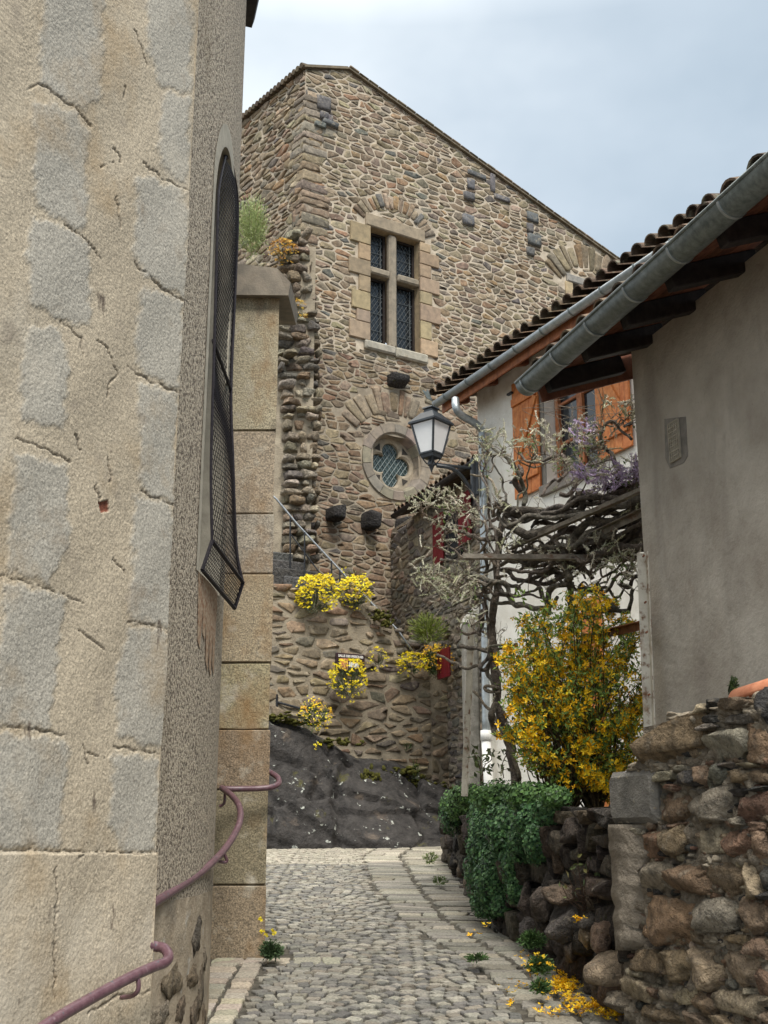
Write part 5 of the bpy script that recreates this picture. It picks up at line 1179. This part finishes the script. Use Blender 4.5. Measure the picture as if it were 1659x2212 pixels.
# ------------------------------------------------------------------ wisteria
YW = lambda vx: 9.7 - (vx - 1000) / 400 * 1.1
wis = thing('wisteria', 'gnarled old wisteria with bare twisted limbs and silvery budding racemes', 'climbing plant', tuple(at(1105, 1735, 9.3)))
def br6(*p): return [c6(x, y) for x, y in p]
def br7(*p): return [c7(x, y) for x, y in p]
LIMBS = [(br6((545, 1778), (540, 1600), (560, 1450), (580, 1350), (575, 1200), (590, 1050), (600, 970), (640, 920)), 9, 7, 0), (br6((620, 930), (700, 900), (800, 890), (830, 920), (940, 925), (1030, 800)), 9, 6, -.1), (br6((610, 960), (700, 1010), (760, 1040), (900, 990), (1040, 930), (1080, 850), (1070, 800)), 10, 7, -.15),
 (br6((1440, 735), (1300, 740), (1210, 750)), 10, 8, 0), (br6((1060, 800), (1130, 800), (1200, 830), (1250, 865), (1330, 840), (1390, 790), (1420, 740)), 9, 11, .1), (br6((1440, 865), (1350, 900), (1260, 960), (1120, 960), (1030, 1040), (980, 1130), (960, 1200), (1010, 1300)), 11, 9, -.05), (br6((1440, 930), (1250, 1010), (1130, 1050), (1000, 1000), (800, 960)), 9, 6, .1),
 (br6((1440, 1000), (1200, 1090), (1080, 1150), (1020, 1230), (870, 1330), (700, 1300), (640, 1260)), 8, 5, .15), (br6((1440, 1075), (1300, 1120), (1250, 1150), (1440, 1120)), 8, 7, 0), (br6((1440, 1165), (1300, 1180), (1180, 1170), (1060, 1130)), 7, 5, .2), (br6((1440, 880), (1340, 905), (1180, 1010), (1060, 1060), (900, 1140), (780, 1110)), 7, 5, .25), (br6((1440, 960), (1380, 990), (1230, 1060), (1000, 1120)), 6, 5, -.1),
 (br6((590, 1060), (500, 1060), (420, 1040), (350, 1010), (270, 1030)), 6, 4, 0), (br6((560, 860), (620, 850), (690, 930)), 7, 6, 0), (br6((600, 820), (540, 720), (480, 690), (420, 680)), 4, 2.5, 0), (br6((740, 870), (730, 760), (690, 660), (650, 600), (580, 540), (500, 500)), 6, 2.5, -.1), (br6((720, 780), (690, 720), (720, 680), (700, 620)), 8, 4, 0), (br6((950, 560), (1000, 640), (1050, 720), (1000, 790), (940, 800)), 7, 5, 0),
 (br6((950, 560), (870, 590), (760, 600), (700, 560)), 5, 3, 0), (br6((1290, 710), (1270, 600), (1230, 540), (1190, 480), (1200, 400), (1270, 370), (1370, 480)), 6, 3, -.2), (br6((1290, 700), (1380, 650), (1395, 560)), 6, 5, 0), (br6((1000, 640), (960, 700), (900, 720), (840, 800)), 5, 4, .1), (br6((1070, 800), (1070, 880), (1080, 930)), 7, 6, .1),
 (br6((430, 1270), (560, 1310), (640, 1350), (660, 1440), (720, 1460), (850, 1470), (880, 1500)), 6, 6, -.1), (br6((660, 1440), (560, 1440), (470, 1400), (350, 1440), (250, 1480)), 5, 2.5, 0), (br6((380, 1150), (410, 1230), (430, 1290), (520, 1350), (560, 1400)), 4, 3, 0), (br6((1060, 1350), (1200, 1390), (1250, 1450), (1340, 1490), (1370, 1440), (1380, 1360)), 6, 4, -.2), (br6((1350, 1490), (1200, 1490), (1130, 1520), (1050, 1530)), 6, 5, 0),
 (br6((870, 1500), (880, 1380), (920, 1340), (1000, 1330)), 8, 6, 0), (br6((360, 1690), (420, 1710), (540, 1700), (640, 1680)), 4, 3, 0), (br6((640, 1260), (560, 1240), (470, 1260), (400, 1180)), 4, 3, .1), (br6((700, 1250), (760, 1200), (800, 1140), (840, 1080)), 4, 3, .1), (br6((830, 1340), (770, 1300), (800, 1250), (1010, 1230), (1100, 1180)), 6, 4, .1), (br6((990, 1300), (1010, 1380), (1000, 1480), (960, 1560)), 7, 6, .1), (br6((640, 1180), (700, 1190), (820, 1180), (950, 1200)), 6, 4, .1),
 (br6((500, 1100), (510, 1250), (500, 1400), (520, 1560), (530, 1700)), 5, 5, .2), (br6((470, 1560), (490, 1500), (490, 1460), (480, 1380), (510, 1300)), 5, 4, -.1), (br6((330, 1580), (400, 1620), (480, 1610), (530, 1640)), 4, 3, .1), (br6((150, 930), (200, 960), (260, 1000), (300, 1030)), 3, 2, 0), (br6((250, 1180), (330, 1190), (390, 1240), (430, 1290)), 3.5, 2, 0), (br6((250, 1330), (330, 1300), (400, 1330), (470, 1400)), 3, 2, 0),
 (br7((440, 100), (425, 300), (390, 480), (420, 640), (430, 800), (430, 950), (480, 1100), (520, 1250), (550, 1400), (570, 1560)), 8, 12, .05), (br7((270, 880), (380, 990), (450, 1100), (520, 1250), (590, 1450)), 3.5, 5, -.1), (br7((340, 330), (330, 430), (310, 470), (320, 500)), 6, 4, 0), (br7((410, 600), (340, 690), (330, 720), (370, 720), (410, 640)), 5, 5, -.05), (br7((190, 580), (330, 600), (450, 600), (560, 560)), 5, 4, 0), (br7((40, 630), (150, 690), (230, 720), (330, 710)), 3, 4, .1), (br7((440, 850), (350, 850), (380, 890), (440, 880)), 4, 4, 0), (br7((430, 960), (405, 1040), (410, 1120), (440, 1160), (480, 1175)), 7, 7, -.1), (br7((380, 700), (370, 760), (400, 830), (450, 880)), 6, 5, .1)]
for k in range(30):                            # the tangle of old limbs lying on the pergola
    y0 = rng.uniform(730, 1170); x1 = rng.uniform(520, 1050); y1 = rng.uniform(max(880, y0 - 60), min(1330, y0 + 330)); n = 7; a = rng.uniform(4, 8.5)
    LIMBS.append((br6(*[(1440 + (x1 - 1440) * i / n, y0 + (y1 - y0) * i / n + (rng.gauss(0, 26) if i else 0)) for i in range(n + 1)]), a, a * rng.uniform(.45, .75), rng.uniform(-.25, .4)))
for k in range(14):
    x0, y0 = rng.uniform(540, 640), rng.uniform(880, 1350); n = 6; tx, ty = rng.choice(((480, 520), (560, 560), (700, 600), (400, 720), (330, 1000), (260, 1130), (330, 1340), (420, 900), (800, 560), (860, 640), (250, 1400), (380, 1500)))
    LIMBS.append((br6(*[(x0 + (tx - x0) * i / n + rng.gauss(0, 18), y0 + (ty - y0) * i / n + rng.gauss(0, 22)) for i in range(n + 1)]), rng.uniform(3, 4.6), 1.8, rng.uniform(-.2, .3)))
for k in range(24):
    x0, y0 = rng.uniform(560, 1300), rng.uniform(1080, 1420); s = rng.choice((-1, 1)); n = 5; L_ = rng.uniform(180, 380)
    LIMBS.append((br6(*[(x0 + s * L_ * i / n, y0 + rng.gauss(0, 30) - 10 * i) for i in range(n + 1)]), rng.uniform(3, 5.5), 2.2, rng.uniform(-.15, .3)))
wb_ = MB(); TIPS = []; ANCH = []
for pts, r0, r1, dy in LIMBS:
    P = smooth_path([at(x, y, YW(x) + dy + .22 * noise.noise(Vector((x * .03, y * .03, dy)))) for x, y in pts], 7); n = len(P)
    k = YW(pts[0][0]) / F
    P = [p + Vector((noise.noise(p * 9), noise.noise(p * 9 + Vector((7, 0, 0))), noise.noise(p * 9 + Vector((0, 9, 0))))) * .022 for p in P]
    rad = [(r0 + (r1 - r0) * i / (n - 1)) * k * (.98 if r0 > 5 else .85) * (1 + .3 * noise.noise(p * 14)) for i, p in enumerate(P)]
    wb_.tube(P, rad, jit((.16, .14, .12) if r0 > 4.5 else (.25, .215, .18), rng, .4), 9); ANCH += [(p, (P[min(i + 1, n - 1)] - P[i - 1])) for i, p in enumerate(P)][2:]
    TIPS.append((P[-1], (P[-1] - P[-2]).normalized()))
tw_ = MB()
def twig(p, d, L_, r, dep=0):
    pts = [p]; n = 6
    for i in range(n):
        d = (d + rv3() * .42 + Vector((0, 0, .10))).normalized(); pts.append(pts[-1] + d * L_ / n)
    tw_.tube(pts, [r * (1 - .6 * i / n) for i in range(n + 1)], jit((.22, .175, .135), rng, .25), 4)
    if dep < 1:
        for i in range(rng.choice((1, 2, 2))): q = rng.randrange(2, n + 1); twig(pts[q], (rv3() + (pts[q] - pts[q - 1]).normalized()).normalized(), L_ * .6, r * .65, dep + 1)
    return pts
CL = [(520, 560), (760, 520), (840, 500), (920, 580), (1060, 480), (120, 900), (160, 930), (220, 880), (340, 870), (300, 820), (280, 960), (160, 1330), (220, 1270), (280, 1270), (310, 1350), (170, 1400), (400, 1380), (1150, 1210), (1300, 1240), (1350, 1300), (1180, 560), (1140, 520), (1330, 360), (1250, 350), (170, 870), (250, 830), (300, 900), (200, 950), (380, 860), (250, 1050), (190, 1300), (260, 1330), (330, 1300), (300, 1400), (150, 1280), (520, 510), (600, 540), (480, 500), (790, 470), (1190, 400), (1300, 340), (1360, 330), (1100, 560), (1150, 620), (950, 570), (1050, 550), (1200, 1180), (1270, 1200), (1330, 1300), (1290, 1330), (1100, 1200), (430, 1000), (560, 870), (640, 1150), (700, 1100), (450, 1330), (420, 1450), (980, 1280), (780, 580), (860, 560), (1240, 640), (1360, 1250), (1180, 480), (1080, 620), (330, 960), (210, 1100), (350, 1390), (240, 1420), (420, 1580), (330, 1500), (1230, 1280), (700, 560), (650, 620), (900, 1220), (500, 640), (1330, 400), (180, 1360), (120, 1330), (380, 1100)]
PUR = [(1100, 700), (1180, 690), (1240, 700), (1330, 690), (1380, 680), (1080, 430), (1110, 440), (1140, 690), (1280, 710), (1360, 700), (1060, 640), (1200, 730), (1400, 690)]
rc = MB(); lf_ = MB()
def raceme(p, d, L_, col, fl=1.0):
    pts = [p]; n = 7; bend = rv3() * .35
    for i in range(n): d = (d + bend * .3 + Vector((0, 0, .08 - .30 * i / n))).normalized(); pts.append(pts[-1] + d * L_ / n)
    rc.tube(pts, [L_ * .042 * fl * (1 - .65 * i / n) * rng.uniform(.8, 1.2) for i in range(n + 1)], jit(col, rng, .2), 5)
    for i in range(1, n):
        for k in range(4): rc.leaf(pts[i] + rv3() * .003, (rv3() + d * .8), .007 * fl, jit(col, rng, .35), rng, .017 * fl)
SIL = [(.50, .49, .37), (.58, .56, .45), (.42, .43, .28), (.46, .42, .34)]
for i, (x, y) in enumerate(CL + PUR):
    px_, py_ = c6(x, y); pur = i >= len(CL); c = at(px_, py_, YW(px_) - .25 + rng.uniform(-.2, .2))
    near = min(ANCH, key=lambda a: (a[0] - c).length)
    m_ = (near[0] + c) / 2 + rv3() * .06
    if (near[0] - c).length < .7: tw_.tube(smooth_path([near[0], m_, c], 4), [.007, .0065, .006, .0055, .005, .0045, .004, .004, .003], (.22, .18, .14), 5)
    for k in range(rng.randint(3, 6) if not pur else 7):
        o = c + sph() * (.10 if not pur else .11)
        tp_ = twig(c, (o - c + Vector((0, 0, .03))).normalized(), rng.uniform(.08, .22), .0035, 1) if not pur else [o]
        for q in range(2):
            cc = rng.choice(SIL) if not pur or rng.random() < .2 else rng.choice([(.52, .42, .60), (.46, .37, .54), (.62, .56, .66)])
            raceme(tp_[-1 - q if len(tp_) > 2 else -1], (rv3() + Vector((rng.choice((-.6, .6)), -.2, .25))).normalized(), rng.uniform(.06, .13), cc, 1.0 if not pur else 1.3)
    if rng.random() < .5:
        for k in range(6): lf_.leaf(c + sph() * .1, rv3(), .018, jit((.10, .16, .035), rng, .3), rng, .045)
for k in range(150):
    p, d = rng.choice(ANCH); v = proj(np.array(p).reshape(1, 3)); pts = twig(p, (rv3() + Vector((0, -.1, .5))).normalized(), rng.uniform(.10, .34), .004)
    if rng.random() < .55: raceme(pts[-1], rv3(), rng.uniform(.05, .10), rng.choice(SIL))
for k in range(14):                            # a few long whips rising above
    x, y = c6(rng.uniform(820, 1100), rng.uniform(480, 560)); p = at(x, y, YW(x)); tw_.tube(smooth_path([p, p + Vector((rng.uniform(-.1, .1), 0, .16)), p + Vector((rng.uniform(-.2, .3), 0, .30)), p + Vector((rng.uniform(-.2, .5), 0, rng.uniform(.3, .42)))], 5), .0022, (.22, .18, .14), 4)
wb_.build('limbs', M['bark'], wis, True); tw_.build('twigs', M['bark'], wis, True); rc.build('flower_racemes', M['petal'], wis); lf_.build('leaves', M['leaf'], wis)

# ------------------------------------------------------------------ forsythia
fo = thing('forsythia_bush', 'tall forsythia bush thick with yellow flowers on the terrace', 'bush', tuple(at(1240, 1770, 8.6)))
YF = 8.55; fb, fl, ff = MB(), MB(), MB()
OUT = [(1098, 1400), (1130, 1370), (1195, 1320), (1240, 1325), (1310, 1315), (1375, 1410), (1392, 1500), (1375, 1620), (1330, 1700), (1310, 1750), (1250, 1730), (1150, 1670), (1110, 1600), (1092, 1500)]
def ino(x, y): return bool(inpoly(np.array([x]), np.array([y]), OUT)[0])
GF = [(.16, .25, .04), (.22, .32, .06), (.11, .18, .04), (.28, .37, .08)]
YL_ = [(.80, .45, .010), (.84, .53, .014), (.70, .36, .008), (.88, .60, .03)]
SH = [(.10, .075, .035), (.14, .10, .05)]
roots = [at(rng.uniform(1180, 1300), rng.uniform(1740, 1790), YF + rng.uniform(-.1, .2)) for _ in range(9)]
tg = []
while len(tg) < 230:
    x, y = rng.uniform(1075, 1400), rng.uniform(1265, 1740)
    if ino(x, y): tg.append((x, y))
for (x, y) in tg:
    p = at(x, y, YF + rng.uniform(-.40, .38)); r = rng.choice(roots); m_ = (p + r) / 2 + Vector((rng.uniform(-.08, .08), rng.uniform(-.1, .1), .10))
    P = smooth_path([r, m_, p, p + (p - m_) * .25 + Vector((rng.uniform(-.12, .12), 0, rng.uniform(-.04, .06)))], 7); n = len(P)
    fb.tube(P, [.007 * (1 - .75 * i / n) for i in range(n)], jit(rng.choice(SH), rng, .2), 4)
    dens = .25 + .95 * max(0, min(1, .5 + 1.7 * noise.noise(Vector((x * .017, y * .017, 3)))))
    for i in range(int(n * .42), n):
        c = P[i]
        for k in range(6):
            if rng.random() < dens * .38: q = c + sph() * .055; ff.star(q, (rv3() + Vector((0, -1.0, .15))), rng.uniform(.020, .034), jit(rng.choice(YL_), rng, .15, .08), rng)
            if rng.random() < .62: fl.leaf(c + sph() * .05, (rv3() + Vector((0, -.2, .5))), rng.uniform(.010, .02), jit(rng.choice(GF), rng, .3), rng, rng.uniform(.03, .055))
for k in range(420):                           # leafy shoots, heavier low and inside
    x, y = rng.uniform(1075, 1395), rng.uniform(1290, 1760)
    if not ino(x, y): continue
    c = at(x, y, YF + rng.uniform(-.3, .35))
    for j in range(9): fl.leaf(c + sph() * .07, rv3() + Vector((0, 0, .5)), rng.uniform(.012, .022), jit(rng.choice(GF[:3]), rng, .3), rng, rng.uniform(.03, .05))
for (x, y) in ((1405, 1475), (1395, 1530), (1410, 1500), (1385, 1560), (1130, 1290), (1180, 1290), (1190, 1760), (1240, 1770), (1225, 1700), (1300, 1690), (1235, 1765)):
    c = at(x, y, YF - .35)
    for j in range(14):
        if x > 1380 or y < 1300: fl.leaf(c + sph() * .07, rv3(), .018, jit(GF[0], rng, .3), rng, .05)
        else: ff.star(c + sph() * .06, rv3() + Vector((0, -1, 0)), .022, rng.choice(YL_), rng)
fb.build('branches', M['bark'], fo, True); fl.build('leaves', M['leaf'], fo); ff.build('flowers', M['petal'], fo)

# ------------------------------------------------------------------ trailing green cushion over the terrace wall
gp = thing('trailing_plant', 'dense blue green cushion plant spilling over the dark terrace wall', 'plant', tuple(at(1090, 1800, 9.2)))
gl_ = MB(); CG = [(.05, .12, .045), (.07, .165, .06), (.035, .09, .038), (.10, .20, .07)]
BL = [((992, 1738), 40, 34, 11.3), ((975, 1760), 26, 40, 11.5), ((1010, 1720), 40, 26, 11.0), ((1080, 1722), 62, 34, 9.9), ((1150, 1720), 60, 30, 9.5), ((1200, 1722), 34, 22, 9.2), ((1050, 1770), 40, 52, 9.9), ((1060, 1830), 52, 70, 9.6), ((1100, 1790), 52, 60, 9.3), ((1150, 1770), 40, 44, 8.8), ((1160, 1820), 30, 44, 8.6), ((1185, 1750), 34, 30, 8.6), ((1120, 1920), 26, 36, 8.9), ((1048, 1885), 44, 66, 9.5), ((1075, 1900), 48, 72, 9.2), ((1055, 1950), 38, 34, 9.25), ((1115, 1870), 34, 60, 9.0), ((1085, 1955), 26, 26, 9.1), ((1130, 1815), 34, 44, 8.95), ((1040, 1820), 30, 50, 9.9)]
core_ = MB()
for (c, w, h, Y) in BL:
    Y = min(onwall(*c, .06) or Y, Y); p = at(*c, Y); s_ = pxm(*c, Y); n = int(w * h * .75)
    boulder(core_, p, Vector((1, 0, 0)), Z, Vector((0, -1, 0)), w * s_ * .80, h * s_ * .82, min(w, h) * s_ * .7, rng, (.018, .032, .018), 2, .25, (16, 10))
    for k in range(n):
        d = rv3(); d.y = -abs(d.y) if rng.random() < .85 else d.y
        k_ = rng.uniform(.84, 1.10) * (1 + .22 * noise.noise(d * 2.5 + p))
        q = p + Vector((d.x * w * s_, d.y * min(w, h) * s_ * .95, d.z * h * s_)) * k_
        nn_ = (d + rv3() * .7).normalized(); x = nn_.orthogonal().normalized(); y_ = nn_.cross(x); r = rng.uniform(.008, .017)
        gl_.add([q + x * r, q + y_ * r * .8, q - x * r, q - y_ * r * .8], [(0, 1, 2, 3)], jit(rng.choice(CG if c[1] > 1745 else [(.08, .17, .045), (.11, .21, .055), (.065, .13, .045)]), rng, .3))
core_.build('stems', M['leaf'], gp, True); gl_.build('leaves', M['leaf'], gp)

# ------------------------------------------------------------------ flower cushions on the stair wall
def cushion(name, label, cat, cx, cy, w, h, Y, n_fl, ycols, gcols, fr=.02, group=None, leafy=1.0, spiky=0, top=.0):
    c = at(cx, cy, Y); s_ = pxm(cx, cy, Y); t = thing(name, label, cat, tuple(at(cx, cy + h * .8, Y)), group); fo_, fw_ = MB(), MB(); w_, h_ = w * s_, h * s_; root = c - Z * h_ * .7 + Vector((0, .12, 0))
    small = name in ('weed', 'wall_shrub')
    for k in range(int(260 * leafy * (2 if small else 1) * max(.25, w * h / 1500))):
        d = rv3(); d.y = -abs(d.y); e = Vector((d.x * w_, d.y * w_ * .7, d.z * h_)) * rng.uniform(.45, .97)
        p = root + (c + e - root) * rng.uniform(.25, .75)
        if rng.random() < .25: fo_.tube([p, c + e], [.0045, .003], jit(gcols[0], rng, .3), 3, False)
        fo_.leaf(c + e * rng.uniform(.7, 1), (e.normalized() + rv3() * .5 + Z * .3), rng.uniform(.008, .016) * min(1, .35 + w_) * (1.7 if small else 1), jit(rng.choice(gcols), rng, .3), rng, rng.uniform(.05, .095) * min(1, .28 + 2.2 * w_) * (.55 if small else 1))
    for k in range(n_fl):
        d = rv3(); d.y = -abs(d.y)
        if d.z < top - .75 + rng.random() * .9 - .35: d.z = abs(d.z)
        e = Vector((d.x * w_, d.y * w_ * .75, d.z * h_)) * rng.uniform(.9, 1.07) * (1 + .16 * noise.noise(d * 2 + c)); p = c + e; col = rng.choice(ycols)
        for j in range(5):
            q = p + Vector((rng.gauss(0, fr * .7), rng.gauss(0, fr * .7), rng.gauss(0, fr * (.35 if not spiky else 1.2)))); nn_ = (Z * .7 + rv3() * .6 + Vector((0, -.5, 0))); fw_.star(q, nn_, fr * rng.uniform(.45, .8), jit(col, rng, .12, .06), rng, 5)
    fo_.build('foliage', M['leaf'], t); 
    if n_fl: fw_.build('flowers', M['petal'], t)
    return t
YB = [(.74, .60, .015), (.80, .68, .03), (.66, .50, .01)]; OR = [(.74, .44, .02), (.70, .34, .015), (.76, .52, .03)]; GG = [(.11, .14, .075), (.15, .18, .10), (.075, .10, .055)]; GD = [(.06, .11, .03), (.09, .15, .04)]; LIME = [(.24, .30, .06), (.32, .37, .09), (.16, .22, .05)]
G_ = 'yellow flower cushions rooted in the stair wall'
cushion('flower_cushion', 'largest rounded bright yellow cushion on the stair wall top, left of the pair', 'flowers', 684, 1287, 44, 46, 16.0, 210, YB, GG, .030, G_, 1.2, 0, .1)
cushion('flower_cushion', 'bright yellow cushion beside the railing foot, right of the pair', 'flowers', 766, 1283, 38, 40, 16.4, 150, YB, GG, .028, G_, 1.2, 0, .1)
cushion('flower_cushion', 'yellow cushion hanging directly below the dark sign board', 'flowers', 753, 1470, 42, 46, 16.15, 130, YB, GG, .024, G_, 1.3, 0, .0)
cushion('flower_cushion', 'tiny sparse yellow cushion right of the dark sign board', 'flowers', 818, 1424, 21, 26, 16.35, 34, YB, GG, .020, G_, .8)
cushion('flower_cushion', 'low yellow cushion next to the orange wallflower', 'flowers', 890, 1436, 32, 26, 16.7, 80, YB, GD, .026, G_, 1.2)
cushion('wallflower', 'orange yellow wallflower clump under the lime green shrub', 'flowers', 942, 1432, 36, 38, 16.8, 60, OR, GD, .024, None, 1.6, 1, .25)
cushion('wallflower', 'yellow orange wallflower clump on top of the dark rock', 'flowers', 678, 1548, 38, 34, 15.45, 55, OR + YB, GD, .022, None, 1.5, 1, .2)
cushion('shrub', 'lime green narrow leaved shrub growing above the wallflower', 'shrub', 925, 1360, 50, 38, 17.0, 0, YB, LIME, .02, None, 2.2)
cushion('shrub', 'thin olive shrub behind the railing foot', 'shrub', 765, 1248, 38, 26, 16.9, 6, YB, [(.22, .24, .08), (.16, .17, .07)], .02, None, .7)
cushion('small_flower', 'tiny yellow flower sprig alone on the dark rock', 'flowers', 687, 1613, 10, 8, 15.1, 7, YB, GD, .016, None, .2)
cushion('weed', 'small green weed low in the stair wall', 'weed', 880, 1612, 14, 10, 16.6, 0, YB, GD, .02, None, .5)
cushion('weed', 'pale green weed standing on the mossy rock edge', 'weed', 897, 1665, 14, 26, 15.95, 0, YB, GD, .02, None, .6)
cushion('wall_shrub', 'airy light green shrub growing on the ruined wall top by the church', 'shrub', 545, 490, 46, 86, 16.6, 0, YB, [(.34, .40, .16), (.42, .46, .22), (.26, .32, .12)], .02, None, .9)
cushion('wallflower', 'orange lichen coloured plants along the ruined wall top', 'flowers', 612, 548, 28, 30, 17.0, 80, [(.50, .27, .03), (.58, .36, .05), (.42, .20, .03)], [(.12, .12, .05), (.18, .15, .05)], .03, None, 1.2)
cushion('wallflower', 'orange brown tuft lower on the ruined wall end', 'flowers', 636, 672, 26, 26, 17.1, 45, [(.50, .27, .03), (.58, .40, .06)], [(.10, .12, .04), (.16, .15, .05)], .026, None, 1.2)
# plants by the lane
cushion('weed', 'green weed with two yellow blooms at the buttress foot', 'weed', 586, 2052, 30, 22, 7.95, 0, YB, [(.07, .12, .05), (.10, .16, .07)], .01, None, 3.2)
YY = MB()
for (x, y) in ((566, 2012), (588, 2010), (574, 2018), (563, 1985), (592, 2016)): 
    for k in range(5): YY.star(at(x + rng.uniform(-3, 3), y + rng.uniform(-3, 3), 7.85), rv3() + Vector((0, -1, .4)), .012, YB[0], rng, 5)
w_ = [o for o in S.objects if o.get('label', '').startswith('green weed with two')][0]; YY.build('flowers', M['petal'], w_)
LW = [(.06, .12, .035), (.09, .16, .05)]
cushion('weed', 'green weed tuft in the lane slabs right below the trailing plant', 'weed', 1150, 2030, 36, 22, 7.75, 0, YB, LW, .01, None, 2.0)
cushion('weed', 'leafy weed caught with fallen yellow petals beside the boulders', 'weed', 1165, 2085, 34, 22, 7.2, 14, OR, LW, .012, None, 2.2)
cushion('weed', 'small round weed just above the fallen petals', 'weed', 1168, 2130, 26, 18, 6.9, 0, YB, LW, .01, None, 2.2)
cushion('weed', 'flat green rosette flattened on the slabs', 'weed', 1030, 2068, 30, 9, 7.75, 0, YB, LW, .01, None, 1.6)
cushion('weed', 'grassy weed in the gutter at the top of the lane', 'weed', 930, 1853, 20, 14, 12.7, 0, YB, [(.16, .22, .06), (.2, .26, .08)], .01, None, 1.2)
cushion('weed', 'second grassy weed lower along the same gutter', 'weed', 950, 1902, 18, 12, 11.2, 0, YB, [(.13, .19, .06), (.17, .23, .08)], .01, None, 1.2)
cushion('weed', 'small dark upright weed on the near wall beside the terracotta tile', 'weed', 1585, 1480, 12, 24, 5.5, 0, YB, [(.05, .08, .03), (.09, .12, .03)], .01, None, 1.0)
sv = thing('leafy_seedling', 'straggly plant with cream edged leaves in the dark terrace wall', 'plant', tuple(at(*c8(790, 1200), 7.2))); a_, b_ = MB(), MB()
for k in range(34):
    x, y = rng.uniform(630, 880), rng.uniform(960, 1190); p = at(*c8(x, y), 7.0 + rng.uniform(-.1, .1)); r = at(*c8(rng.uniform(740, 830), 1240), 7.15)
    a_.tube(smooth_path([r, (p + r) / 2 + rv3() * .03, p], 4), .0022, (.11, .07, .05), 4); b_.leaf(p, rv3() + Vector((0, -.4, .2)), .022, jit(rng.choice([(.10, .13, .045), (.22, .21, .08), (.07, .10, .04)]), rng, .3), rng, .045)
for k in range(16): x, y = rng.uniform(820, 890), rng.uniform(860, 1100); b_.leaf(at(*c8(x, y), 6.9), rv3(), .02, jit((.22, .09, .035), rng, .3), rng, .04)
a_.build('stems', M['bark'], sv); b_.build('leaves', M['leaf'], sv)
vn = thing('climbing_seedling', 'thin leafy climber at the foot of the grey pillar', 'plant', tuple(at(1030, 1700, 10))); a_, b_ = MB(), MB()
for q in (((325, 1500), (320, 1400), (300, 1330), (270, 1270)), ((330, 1480), (350, 1380), (400, 1330), (370, 1260)), ((480, 1460), (470, 1370), (500, 1300))):
    P = smooth_path([at(*c7(*t), 9.6) for t in q], 5); a_.tube(P, .004, (.12, .08, .05), 5)
    for p in P[3:]:
        for k in range(2): b_.leaf(p + sph() * .05, rv3(), .03, jit((.10, .13, .05), rng, .3), rng, .06)
a_.build('stems', M['bark'], vn); b_.build('leaves', M['leaf'], vn)
# fallen petals
pe = MB()
for (cx, cy, w, h, n) in ((655, 1630, 70, 45, 210), (640, 1560, 30, 30, 50), (560, 1650, 60, 30, 60), (800, 1740, 110, 40, 170), (690, 1700, 70, 30, 40), (420, 1640, 60, 30, 14), (520, 1480, 130, 50, 26), (900, 1780, 70, 25, 60), (385, 1730, 20, 16, 8), (230, 1340, 60, 30, 6), (880, 1300, 50, 22, 40), (720, 1290, 30, 14, 12), (600, 1770, 90, 20, 30)):
    for k in range(n):
        x, y = c8(cx + rng.gauss(0, w * .5), cy + rng.gauss(0, h * .5)); d = ray(x, y); 
        t = (CAM.z) / (.1 * d.y - d.z) if cy > 1400 else None
        p = CAM + d * t if t else at(x, y, 6.75)
        if t: p.z = gz(p.y) + .024
        pe.star(p + Z * rng.uniform(0, .02), Z + rv3() * .5, rng.uniform(.014, .024), jit(rng.choice(YL_), rng, .12), rng)
po = pe.build('fallen_petals', M['petal']); tag(po, 'drift of fallen yellow forsythia petals on the lane slabs', 'petals', None, 'stuff')
